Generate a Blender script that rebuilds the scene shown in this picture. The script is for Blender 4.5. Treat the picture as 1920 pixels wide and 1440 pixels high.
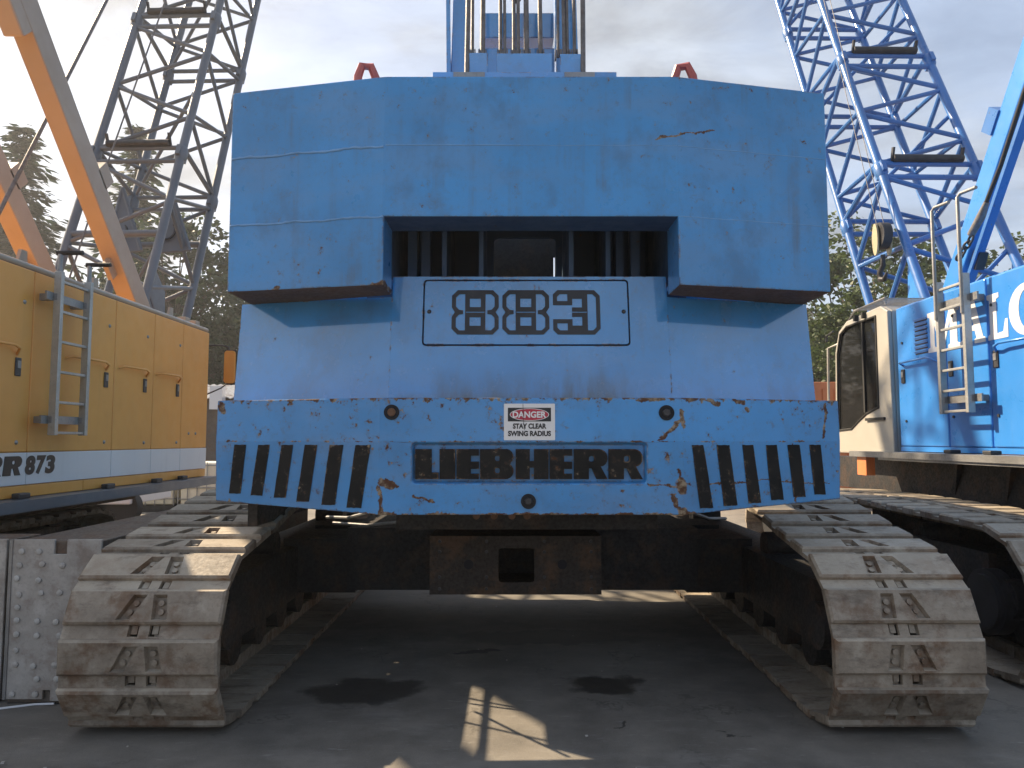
import bpy, bmesh, math, random
import numpy as np
from mathutils import Vector, Matrix
from mathutils.geometry import tessellate_polygon
R = math.radians
random.seed(7)
rng = np.random.default_rng(11)
for o in list(bpy.data.objects): bpy.data.objects.remove(o)
S = bpy.context.scene
COL = S.collection

# ---------------------------------------------------------------- camera
cd = bpy.data.cameras.new('camera'); cam = bpy.data.objects.new('camera', cd); COL.objects.link(cam)
cam.location = (0, 0, 1.62); cam.rotation_euler = (R(90 + 4.289), 0, 0)
cd.sensor_width = 36; cd.lens = 26.25; cd.clip_start = .05; cd.clip_end = 3000
S.camera = cam
# ---------------------------------------------------------------- light
SUN_AZ, SUN_EL = R(-57), R(40)          # azimuth clockwise from +Y
sdir = Vector((math.sin(SUN_AZ) * math.cos(SUN_EL), math.cos(SUN_AZ) * math.cos(SUN_EL), math.sin(SUN_EL)))
world = bpy.data.worlds.new('World'); S.world = world; world.use_nodes = True
def build_world():
    nt = world.node_tree; n = nt.nodes; l = nt.links; n.clear()
    out = n.new('ShaderNodeOutputWorld'); bg = n.new('ShaderNodeBackground'); bg.inputs[1].default_value = .105
    sky = n.new('ShaderNodeTexSky'); sky.sky_type = 'NISHITA'; sky.sun_disc = False
    sky.sun_elevation = SUN_EL; sky.sun_rotation = SUN_AZ; sky.dust_density = 1.3; sky.ozone_density = 1.6; sky.air_density = 1.0
    tc = n.new('ShaderNodeTexCoord'); sep = n.new('ShaderNodeSeparateXYZ'); l.new(tc.outputs['Generated'], sep.inputs[0])
    # cloud sheet: direction projected on a plane overhead
    zc = n.new('ShaderNodeMath'); zc.operation = 'MAXIMUM'; l.new(sep.outputs[2], zc.inputs[0]); zc.inputs[1].default_value = 0.0
    za = n.new('ShaderNodeMath'); za.operation = 'ADD'; l.new(zc.outputs[0], za.inputs[0]); za.inputs[1].default_value = .22
    dv = n.new('ShaderNodeVectorMath'); dv.operation = 'DIVIDE'; l.new(tc.outputs['Generated'], dv.inputs[0])
    cmb = n.new('ShaderNodeCombineXYZ')
    for i in range(3): l.new(za.outputs[0], cmb.inputs[i])
    l.new(cmb.outputs[0], dv.inputs[1])
    mp = n.new('ShaderNodeMapping'); mp.inputs['Scale'].default_value = (1.15, 1.5, .6); mp.inputs['Location'].default_value = (3.1, 1.7, 0); l.new(dv.outputs[0], mp.inputs[0])
    ns = n.new('ShaderNodeTexNoise'); ns.inputs['Scale'].default_value = 1.7; ns.inputs['Detail'].default_value = 9; ns.inputs['Roughness'].default_value = .58; ns.inputs['Distortion'].default_value = .35
    l.new(mp.outputs[0], ns.inputs[0])
    rp = n.new('ShaderNodeMapRange'); rp.inputs[1].default_value = .40; rp.inputs[2].default_value = .66; rp.inputs[3].default_value = .50; rp.inputs[4].default_value = .96; rp.interpolation_type = 'SMOOTHSTEP'
    l.new(ns.outputs[0], rp.inputs[0])
    # clouds brighten towards the sun (forward scattering)
    dt = n.new('ShaderNodeVectorMath'); dt.operation = 'DOT_PRODUCT'; l.new(tc.outputs['Generated'], dt.inputs[0]); dt.inputs[1].default_value = sdir
    g1 = n.new('ShaderNodeMapRange'); g1.inputs[1].default_value = -.2; g1.inputs[2].default_value = 1.0; l.new(dt.outputs['Value'], g1.inputs[0])
    pw = n.new('ShaderNodeMath'); pw.operation = 'POWER'; l.new(g1.outputs[0], pw.inputs[0]); pw.inputs[1].default_value = 2.6
    cr = n.new('ShaderNodeMix'); cr.data_type = 'RGBA'; l.new(pw.outputs[0], cr.inputs[0])
    cr.inputs[6].default_value = (1.95, 2.3, 2.85, 1); cr.inputs[7].default_value = (2.55, 2.62, 2.6, 1)
    # thick and thin parts of the cloud sheet
    n2 = n.new('ShaderNodeTexNoise'); n2.inputs['Scale'].default_value = 2.6; n2.inputs['Detail'].default_value = 8; n2.inputs['Roughness'].default_value = .6; n2.inputs['Distortion'].default_value = .5; l.new(mp.outputs[0], n2.inputs[0])
    r2 = n.new('ShaderNodeMapRange'); r2.inputs[1].default_value = .36; r2.inputs[2].default_value = .66; r2.inputs[3].default_value = .68; r2.inputs[4].default_value = 1.32; l.new(n2.outputs[0], r2.inputs[0])
    sc = n.new('ShaderNodeVectorMath'); sc.operation = 'SCALE'; l.new(cr.outputs[2], sc.inputs[0]); l.new(r2.outputs[0], sc.inputs['Scale'])
    mx = n.new('ShaderNodeMix'); mx.data_type = 'RGBA'; l.new(rp.outputs[0], mx.inputs[0]); l.new(sky.outputs[0], mx.inputs[6]); l.new(sc.outputs[0], mx.inputs[7])
    l.new(mx.outputs[2], bg.inputs[0]); l.new(bg.outputs[0], out.inputs[0])
build_world()
sl = bpy.data.lights.new('sun', 'SUN'); so = bpy.data.objects.new('sun', sl); COL.objects.link(so)
sl.energy = 5.0; sl.angle = R(.6); sl.color = (1.0, .80, .55)
so.rotation_euler = (-sdir).to_track_quat('-Z', 'Y').to_euler(); so.location = (-12, 8, 14)
vs = S.view_settings; vs.view_transform = 'Standard'; vs.look = 'None'; vs.gamma = 1; vs.use_curve_mapping = False; vs.exposure = 1.2
S.render.engine = 'CYCLES'
S.cycles.max_bounces = 6; S.cycles.diffuse_bounces = 3; S.cycles.glossy_bounces = 3; S.cycles.transmission_bounces = 4; S.cycles.transparent_max_bounces = 6; S.cycles.caustics_reflective = False; S.cycles.caustics_refractive = False

# ---------------------------------------------------------------- materials
def mat(name):
    m = bpy.data.materials.new(name); m.use_nodes = True
    nt = m.node_tree; b = nt.nodes['Principled BSDF']
    return m, nt, nt.nodes, nt.links, b
class NB:
    """tiny node helper"""
    def __init__(s, nt): s.n, s.l = nt.nodes, nt.links
    def add(s, t, **kw):
        x = s.n.new(t)
        for k, v in kw.items(): setattr(x, k, v)
        return x
    def put(s, sock, v):
        if isinstance(v, bpy.types.NodeSocket): s.l.new(v, sock)
        else: sock.default_value = v
    def math(s, op, a, b=None, c=None, clamp=False):
        x = s.add('ShaderNodeMath', operation=op, use_clamp=clamp)
        s.put(x.inputs[0], a)
        if b is not None: s.put(x.inputs[1], b)
        if c is not None: s.put(x.inputs[2], c)
        return x.outputs[0]
    def vmath(s, op, a, b=None, out=0):
        x = s.add('ShaderNodeVectorMath', operation=op); s.put(x.inputs[0], a)
        if b is not None: s.put(x.inputs[1], b)
        return x.outputs[out]
    def rng(s, v, a, b, c=0., d=1., smooth=True):
        x = s.add('ShaderNodeMapRange'); x.interpolation_type = 'SMOOTHSTEP' if smooth else 'LINEAR'
        s.put(x.inputs[0], v)
        for i, q in enumerate((a, b, c, d)): s.put(x.inputs[1 + i], q)
        return x.outputs[0]
    def noise(s, vec, scale, detail=4, rough=.55, dist=0., out=0):
        x = s.add('ShaderNodeTexNoise'); s.put(x.inputs['Vector'], vec)
        x.inputs['Scale'].default_value = scale; x.inputs['Detail'].default_value = min(detail, 5); x.inputs['Roughness'].default_value = rough; x.inputs['Distortion'].default_value = dist
        return x.outputs[out]
    def mapping(s, vec, scale=(1, 1, 1), loc=(0, 0, 0)):
        x = s.add('ShaderNodeMapping'); s.put(x.inputs[0], vec); x.inputs['Scale'].default_value = scale; x.inputs['Location'].default_value = loc
        return x.outputs[0]
    def mix(s, f, a, b, mode='MIX'):
        x = s.add('ShaderNodeMix', data_type='RGBA', blend_type=mode)
        s.put(x.inputs[0], f); s.put(x.inputs[6], a); s.put(x.inputs[7], b)
        return x.outputs[2]
    def bump(s, h, strength, dist=.01):
        x = s.add('ShaderNodeBump'); s.put(x.inputs['Height'], h); x.inputs['Strength'].default_value = strength; x.inputs['Distance'].default_value = dist
        return x.outputs[0]
def c4(c): return (c[0], c[1], c[2], 1)
RUST = (.085, .036, .018, 1); PRIMER = (.33, .27, .19, 1)

def paint(name, col, rough=.38, var=.16, dirt=.35, chips=0., edge=0., coat=.25, segs=(), dirtcol=(.10, .10, .09), streak=.5, bump=.12, bottom=None, topline=None, metallic=0., spec=.5, grime=(), full=False):
    m, nt, n, l, b = mat(name); b.inputs['Specular IOR Level'].default_value = spec; q = NB(nt)
    tc = q.add('ShaderNodeTexCoord').outputs['Object']
    big = q.noise(tc, 1.1, 4); fine = q.noise(tc, 38, 5, .65); mid = q.noise(tc, 6, 6, .6)
    c = q.mix(q.rng(big, .3, .7), c4([x * (1 - var) for x in col]), c4([min(1, x * (1 + var * .7)) for x in col]))
    # faded, chalky areas
    if full: c = q.mix(q.math('MULTIPLY', q.rng(q.noise(q.mapping(tc, (1, 1, 2.2), (4, 2, 9)), 1.7, 5), .44, .70), .42), c, c4([min(1, x * .66 + .10) for x in col]))
    if full: blot = q.noise(q.mapping(tc, (1.3, 1.3, 1.0), (9, 5, 3)), 2.4, 5, .65)
    if full: c = q.mix(q.math('MULTIPLY', q.rng(blot, .50, .70), dirt * .75), c, c4([x * .45 + .03 for x in col]))
    st = q.noise(q.mapping(tc, (11, 11, .55)), 1, 5, .6)
    sm = q.math('MULTIPLY', q.rng(st, .5, .78), q.rng(mid, .35, .7))
    c = q.mix(q.math('MULTIPLY', sm, dirt * streak), c, c4(dirtcol))
    if full: c = q.mix(q.math('MULTIPLY', q.rng(fine, .5, .8), dirt * .35), c, c4(dirtcol))
    rough_v = q.rng(mid, .3, .7, rough * .8, rough * 1.35)
    if grime:      # grime run down and gathered above a ledge
        sp = q.add('ShaderNodeSeparateXYZ'); l.new(tc, sp.inputs[0])
        for (x0, x1, z0, z1, amt) in grime:
            f = q.math('MULTIPLY', q.rng(sp.outputs[2], z1, z0), q.math('MULTIPLY', q.rng(sp.outputs[0], x0, x0 + .06), q.rng(sp.outputs[0], x1, x1 - .06)))
            f = q.math('MULTIPLY', f, q.rng(q.noise(q.mapping(tc, (5, 5, .9), (2, 7, 1)), 2.0, 5, .65), .30, .66, .15, amt))
            c = q.mix(f, c, (.05, .07, .085, 1))
    mask = None
    if chips:
        chn = q.noise(tc, 17, 8, .72); area = q.noise(q.mapping(tc, loc=(7, 3, 1)), 2.3, 3)
        halo = q.math('MULTIPLY', q.math('MULTIPLY', q.rng(chn, .60 - chips * .075, .70 - chips * .075), q.rng(area, .36, .56)), .30)
        c = q.mix(halo, c, (.10, .085, .075, 1))
        mask = q.math('MULTIPLY', q.rng(chn, .695 - chips * .075, .712 - chips * .075), q.rng(area, .38, .54))
    if edge:
        bv = q.add('ShaderNodeBevel'); bv.samples = 4; bv.inputs['Radius'].default_value = .014
        ge = q.add('ShaderNodeNewGeometry')
        d = q.vmath('DOT_PRODUCT', bv.outputs[0], ge.outputs['Normal'], 1)
        e = q.rng(d, .995, .93)
        e = q.math('MULTIPLY', e, q.rng(q.noise(tc, 9, 7, .75), .62 - edge * .2, .66 - edge * .2))
        mask = e if mask is None else q.math('MAXIMUM', mask, e)
    if topline:   # ragged chips hanging from a worn edge at a given height
        sp = q.add('ShaderNodeSeparateXYZ'); l.new(tc, sp.inputs[0])
        for (zt, depth, amt) in topline:
            dz = q.math('ABSOLUTE', q.math('SUBTRACT', sp.outputs[2], zt))
            f = q.rng(dz, depth, 0., 0., amt, False)
            f = q.math('ADD', f, q.math('SUBTRACT', q.noise(q.mapping(tc, loc=(zt * 9, 5, 2)), 13, 8, .72), .5))
            f = q.rng(f, .20, .235)
            mask = f if mask is None else q.math('MAXIMUM', mask, f)
    if segs:
        wob = q.vmath('SUBTRACT', q.noise(tc, 14, 6, .7, out=1), (.5, .5, .5))
        sc = q.vmath('SCALE', wob); sc.node.inputs['Scale'].default_value = .075
        pos = q.vmath('MULTIPLY', q.vmath('ADD', tc, sc), (1, 0, 1))
        for (x0, z0, x1, z1, r) in segs:
            a = Vector((x0, 0, z0)); ba = Vector((x1 - x0, 0, z1 - z0)); L2 = max(ba.length_squared, 1e-6)
            pa = q.vmath('SUBTRACT', pos, a)
            h = q.math('MULTIPLY', q.vmath('DOT_PRODUCT', pa, ba, 1), 1 / L2, clamp=True)
            s2 = q.add('ShaderNodeVectorMath', operation='SCALE'); s2.inputs[0].default_value = ba; l.new(h, s2.inputs['Scale'])
            dd = q.vmath('LENGTH', q.vmath('SUBTRACT', pa, s2.outputs[0]), None, 1)
            f = q.rng(dd, r, r * .7)
            mask = f if mask is None else q.math('MAXIMUM', mask, f)
    h = q.noise(tc, 6, 2)
    if mask is not None:
        rc = q.mix(q.rng(q.noise(tc, 23, 5), .42, .62), RUST, PRIMER)
        rc = q.mix(q.rng(fine, .4, .7), rc, RUST)
        c = q.mix(mask, c, rc)
        rough_v = q.math('ADD', rough_v, q.math('MULTIPLY', mask, .45))
        b.inputs['Coat Weight'].default_value = coat
        l.new(q.math('MULTIPLY', q.math('SUBTRACT', 1., mask), coat), b.inputs['Coat Weight'])
    else: b.inputs['Coat Weight'].default_value = coat
    b.inputs['Coat Roughness'].default_value = .05 if coat > .9 else .12; b.inputs['Coat IOR'].default_value = 1.95 if coat > .9 else 1.6
    l.new(c, b.inputs['Base Color']); l.new(rough_v, b.inputs['Roughness']); b.inputs['Metallic'].default_value = metallic
    l.new(q.bump(h, bump, .006), b.inputs['Normal'])
    return m

def steel(name, base, dark, rust=.4, rough=.6, metallic=.55, scale=1., light=None, dust=.0):
    m, nt, n, l, b = mat(name); q = NB(nt)
    tc0 = q.add('ShaderNodeTexCoord').outputs['Object']
    oi = q.add('ShaderNodeObjectInfo').outputs['Random']
    off = q.add('ShaderNodeCombineXYZ'); l.new(q.math('MULTIPLY', oi, 37.), off.inputs[0]); l.new(q.math('MULTIPLY', oi, 13.), off.inputs[1])
    tc = q.vmath('ADD', tc0, off.outputs[0])
    a = q.noise(tc, 3.2 * scale, 6, .62); f = q.noise(tc, 42 * scale, 5, .7); r = q.noise(q.mapping(tc, loc=(3, 9, 2)), 5 * scale, 7, .66)
    c = q.mix(q.rng(a, .3, .68), c4(dark), c4(base))
    c = q.mix(q.math('MULTIPLY', q.rng(r, .46, .66), rust), c, (.14, .068, .03, 1))
    if light: c = q.mix(q.math('MULTIPLY', q.rng(q.noise(q.mapping(tc, loc=(8, 1, 4)), 7 * scale, 6, .6), .5, .72), .6), c, c4(light))
    c = q.mix(q.math('MULTIPLY', q.rng(f, .5, .75), .35), c, c4([x * .5 for x in dark]))
    if dust:
        ge = q.add('ShaderNodeNewGeometry'); sp = q.add('ShaderNodeSeparateXYZ'); l.new(ge.outputs['Normal'], sp.inputs[0])
        c = q.mix(q.math('MULTIPLY', q.rng(sp.outputs[2], .3, .95), dust), c, (.46, .405, .32, 1))
    if dust:      # every shoe has worn and gathered dirt differently
        tone = q.add('ShaderNodeCombineXYZ'); tv = q.rng(oi, 0., 1., .74, 1.12, False)
        for i in range(3): l.new(tv, tone.inputs[i])
        c = q.mix(1., c, tone.outputs[0], 'MULTIPLY')
        c = q.mix(q.math('MULTIPLY', q.rng(q.noise(q.mapping(tc, (1, 2.5, 1), (6, 6, 6)), 4.5, 5, .7), .50, .68), .55), c, (.085, .065, .05, 1))
    l.new(c, b.inputs['Base Color']); b.inputs['Metallic'].default_value = metallic
    l.new(q.rng(f, .3, .7, rough * .75, min(1, rough * 1.25)), b.inputs['Roughness'])
    l.new(q.bump(q.noise(tc, 24 * scale, 3, .7), .4, .006), b.inputs['Normal'])
    return m

def plain(name, col, rough=.5, metallic=0., var=.25, scale=9., spec=.5, bump=.1):
    m, nt, n, l, b = mat(name); q = NB(nt)
    tc = q.add('ShaderNodeTexCoord').outputs['Object']
    a = q.noise(tc, scale, 6, .6)
    l.new(q.mix(q.rng(a, .3, .7), c4([x * (1 - var) for x in col]), c4([min(1, x * (1 + var)) for x in col])), b.inputs['Base Color'])
    l.new(q.rng(a, .3, .7, rough * .85, min(1, rough * 1.15)), b.inputs['Roughness']); b.inputs['Metallic'].default_value = metallic
    b.inputs['Specular IOR Level'].default_value = spec
    l.new(q.bump(a, bump, .005), b.inputs['Normal'])
    return m

BLUE = (.052, .285, .66)
SLAB_SEGS = [(.95, 1.74, .82, 1.62, .012), (.95, 1.78, .95, 1.69, .014), (.92, 1.46, .94, 1.36, .01), (.94, 1.37, .94, 1.35, .04), (.89, 1.31, .93, 1.21, .012), (.95, 1.22, .97, 1.20, .03),
             (-.73, 1.39, -.66, 1.36, .022), (-.74, 1.36, -.73, 1.21, .012), (-.73, 1.21, -.66, 1.205, .02), (-.55, 1.31, -.44, 1.28, .01), (.75, 1.38, .92, 1.36, .006), (-.70, 1.40, -.63, 1.36, .012),
             (1.08, 1.37, 1.48, 1.39, .005), (1.48, 1.39, 1.88, 1.36, .004), (1.63, 1.59, 1.65, 1.26, .008), (1.87, 1.83, 1.84, 1.64, .010), (1.12, 1.845, 1.17, 1.83, .016), (1.27, 1.84, 1.33, 1.835, .014),
             (1.34, 1.80, 1.35, 1.79, .016), (.70, 1.84, .85, 1.846, .010), (-1.74, 1.83, -1.72, 1.79, .022)]
M = {}
M['slab'] = paint('worn blue counterweight paint', BLUE, .36, chips=.95, edge=.75, full=True, segs=SLAB_SEGS, topline=[(1.852, .045, .22), (1.612, .014, .19), (1.21, .02, .26)], dirt=.35)
M['block'] = paint('blue counterweight paint', BLUE, .34, chips=.5, edge=.6, segs=[(.84, 3.38, 1.01, 3.41, .008), (1.01, 3.41, 1.2, 3.45, .005), (-1.42, 2.515, -1.40, 2.53, .02), (-.80, 2.515, -.75, 2.53, .02)], full=True, dirt=.7, streak=.9)
M['blue'] = paint('glossy blue panel paint', BLUE, .22, chips=.2, edge=.5, full=True, dirt=.6, coat=1., grime=[(-.50, .74, 1.86, 2.10, .75), (-.72, .95, 1.86, 1.92, .6), (.30, .60, 1.9, 2.2, .5)])
M['grimyshadeblue'] = paint('grimy blue paint with painted shade', (.035, .085, .17), .5, chips=.3, dirt=.9, coat=.1)  # dirty blue, darkened further to paint in the shade of the opening
M['underside'] = steel('rusty primer underside', (.15, .085, .055), (.09, .05, .035), .6, .85, 0.)
M['black'] = paint('chipped black paint', (.010, .011, .012), .6, chips=1.0, spec=.25, edge=.5, dirt=.25, coat=0., dirtcol=(.12, .10, .08))
M['charcoal'] = paint('charcoal digit paint', (.035, .038, .045), .5, chips=.45, dirt=.3, coat=0., dirtcol=(.12, .11, .10))
M['groove'] = plain('dark groove', (.012, .014, .02), .8)
M['seam'] = paint('weld seam', (.16, .36, .66), .4, dirt=.4)  # paler than the block: the bead's highlight is put into the colour
M['red'] = paint('faded red paint', (.50, .10, .085), .5, chips=.3, dirt=.3)
M['shoe'] = steel('dusty track shoe steel', (.36, .305, .24), (.21, .17, .13), .8, .72, .0, light=(.46, .41, .335), dust=.6)
M['frame'] = steel('greasy undercarriage steel', (.022, .022, .024), (.011, .011, .013), .25, .7, .0)
M['rustbox'] = steel('brown carbody steel', (.038, .029, .025), (.02, .016, .014), .5, .7, .0)
M['rope'] = steel('wire rope', (.20, .19, .19), (.12, .115, .115), .3, .55, .3, 6)
M['galv'] = steel('galvanised steel', (.34, .34, .34), (.24, .24, .24), .08, .45, .55)
M['alu'] = steel('ladder aluminium', (.48, .48, .46), (.36, .36, .35), .05, .42, .5)
M['darksteel'] = plain('dark steel', (.05, .05, .055), .5, .4)
M['yellow'] = paint('ochre yellow crane paint', (.80, .345, .07), .42, dirt=.3, coat=.15, dirtcol=(.2, .13, .06), var=.08)
M['yellowbeam'] = paint('orange yellow beam paint', (.34, .275, .215), .4, dirt=.2, coat=.2, var=.08)
M['whitestripe'] = paint('white stripe paint', (.70, .70, .72), .35, dirt=.25, var=.04)
M['whitecab'] = paint('cream white cab paint', (.44, .415, .365), .35, dirt=.25, var=.04)
M['bright'] = paint('bright blue crane paint', (.038, .235, .66), .32, dirt=.22, var=.1, coat=.4)
M['brightboom'] = paint('blue boom paint', (.042, .165, .46), .32, dirt=.3, chips=.1)
M['greyboom'] = paint('grey boom paint', (.115, .135, .165), .42, dirt=.3)
M['ink'] = plain('black lettering', (.02, .02, .022), .5)
M['signwhite'] = paint('sign white', (.78, .78, .78), .35, dirt=.25, var=.03)
M['signred'] = plain('sign red', (.48, .03, .06), .4, var=.1)
M['rubber'] = plain('black rubber', (.02, .02, .02), .75)
M['orange'] = paint('orange container paint', (.62, .2, .07), .55, dirt=.4)
M['rustroof'] = steel('rusty pale roof sheet', (.52, .53, .53), (.42, .42, .42), .8, .6, .1, .6)
M['ibc'] = plain('translucent tote plastic', (.76, .72, .60), .5, var=.05)
M['bark'] = plain('bark', (.10, .075, .055), .9, var=.4, scale=14, bump=.5)
def glass_mat():
    m, nt, n, l, b = mat('tinted cab glass'); q = NB(nt)
    b.inputs['Base Color'].default_value = (.10, .105, .11, 1); b.inputs['Roughness'].default_value = .03
    b.inputs['Transmission Weight'].default_value = .85; b.inputs['IOR'].default_value = 1.2
    return m
M['glass'] = glass_mat()
def leaf_mat(name, a, bcol, c):
    m, nt, n, l, b = mat(name); q = NB(nt)
    tc = q.add('ShaderNodeTexCoord').outputs['Object']; oi = q.add('ShaderNodeObjectInfo').outputs['Random']
    big = q.noise(tc, .9, 3); f = q.noise(tc, 6, 2)
    col = q.mix(q.rng(big, .35, .65), c4(a), c4(bcol)); col = q.mix(q.math('MULTIPLY', q.rng(f, .45, .75), .6), col, c4(c))
    col = q.mix(q.math('MULTIPLY', oi, .35), col, c4([x * .6 for x in a]))
    l.new(col, b.inputs['Base Color']); b.inputs['Roughness'].default_value = .55
    tr = q.add('ShaderNodeBsdfTranslucent'); l.new(col, tr.inputs[0]); mx = q.add('ShaderNodeMixShader'); mx.inputs[0].default_value = .3
    out = n['Material Output']; l.new(b.outputs[0], mx.inputs[1]); l.new(tr.outputs[0], mx.inputs[2]); l.new(mx.outputs[0], out.inputs[0])
    return m
M['needle'] = leaf_mat('conifer needles', (.022, .048, .028), (.036, .070, .036), (.055, .09, .045))
M['leaf'] = leaf_mat('broad leaves', (.05, .085, .025), (.085, .125, .04), (.14, .17, .06))
M['leaf2'] = leaf_mat('dark broad leaves', (.032, .058, .022), (.055, .088, .032), (.09, .12, .05))
def asphalt():
    m, nt, n, l, b = mat('oil stained asphalt'); q = NB(nt)
    tc = q.add('ShaderNodeTexCoord').outputs['Object']
    big = q.noise(tc, .5, 5); mid = q.noise(tc, 3.5, 6, .62); grit = q.noise(tc, 95, 4, .7); vor = q.add('ShaderNodeTexVoronoi'); l.new(tc, vor.inputs['Vector']); vor.inputs['Scale'].default_value = 210
    c = q.mix(q.rng(mid, .28, .72), (.120, .109, .094, 1), (.20, .182, .156, 1))
    c = q.mix(q.math('MULTIPLY', q.rng(big, .4, .68), .5), c, (.24, .218, .186, 1))
    c = q.mix(q.math('MULTIPLY', q.rng(vor.outputs['Distance'], .32, .05), .55), c, (.30, .285, .255, 1))
    c = q.mix(q.math('MULTIPLY', q.rng(grit, .55, .75), .5), c, (.03, .03, .03, 1))
    # hairline cracks
    cw = q.vmath('ADD', tc, q.noise(tc, 2.5, 4, .7, out=1)); ve = q.add('ShaderNodeTexVoronoi', feature='DISTANCE_TO_EDGE'); l.new(cw, ve.inputs['Vector']); ve.inputs['Scale'].default_value = .55
    ck = q.math('MULTIPLY', q.rng(ve.outputs['Distance'], .012, .003), q.rng(q.noise(q.mapping(tc, loc=(4, 4, 0)), 1.1, 3), .48, .6))
    c = q.mix(q.math('MULTIPLY', ck, .35), c, (.02, .02, .02, 1))
    # pale scuffs
    sc = q.noise(q.mapping(tc, (2.2, 9, 1), (1, 4, 0)), 2.6, 8, .72)
    c = q.mix(q.math('MULTIPLY', q.rng(sc, .58, .70), .55), c, (.30, .285, .26, 1))
    sc2 = q.noise(q.mapping(tc, (1, 2.2, 1), (5, 1, 0)), 1.3, 5, .7)
    c = q.mix(q.math('MULTIPLY', q.rng(sc2, .52, .70), .35), c, (.27, .255, .23, 1))
    wob = q.vmath('SUBTRACT', q.noise(tc, 3.2, 5, .62, out=1), (.5, .5, .5)); s = q.add('ShaderNodeVectorMath', operation='SCALE'); l.new(wob, s.inputs[0]); s.inputs['Scale'].default_value = .55
    pos = q.vmath('MULTIPLY', q.vmath('ADD', tc, s.outputs[0]), (1, 1, 0))
    mask = None
    for (x, y, rx, ry, a) in [(-.95, 5.0, .40, .30, .85), (.60, 5.13, .27, .24, .9), (-.22, 5.87, .17, .05, .9), (1.16, 4.28, .06, .02, .8), (.62, 4.40, .05, .018, .8), (.3, 6.3, .8, .25, .5), (1.22, 4.22, .05, .018, .8), (-2.6, 3.7, .5, .2, .3)]:
        dd = q.vmath('LENGTH', q.vmath('MULTIPLY', q.vmath('SUBTRACT', pos, (x, y, 0)), (1 / rx, 1 / ry, 0)), None, 1)
        f = q.rng(dd, 1.08, .72, 0, a); mask = f if mask is None else q.math('MAXIMUM', mask, f)
    c = q.mix(mask, c, (.012, .012, .013, 1))
    l.new(c, b.inputs['Base Color'])
    l.new(q.math('SUBTRACT', q.rng(mid, .3, .7, .8, .95), q.math('MULTIPLY', mask, .3)), b.inputs['Roughness'])
    h = q.math('ADD', q.math('MULTIPLY', vor.outputs['Distance'], .7), q.noise(tc, 40, 3, .7))
    l.new(q.bump(h, .3, .005), b.inputs['Normal'])
    return m
M['asphalt'] = asphalt()
M['hill'] = plain('forest floor', (.035, .05, .025), .9, var=.4, scale=.3)

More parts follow.
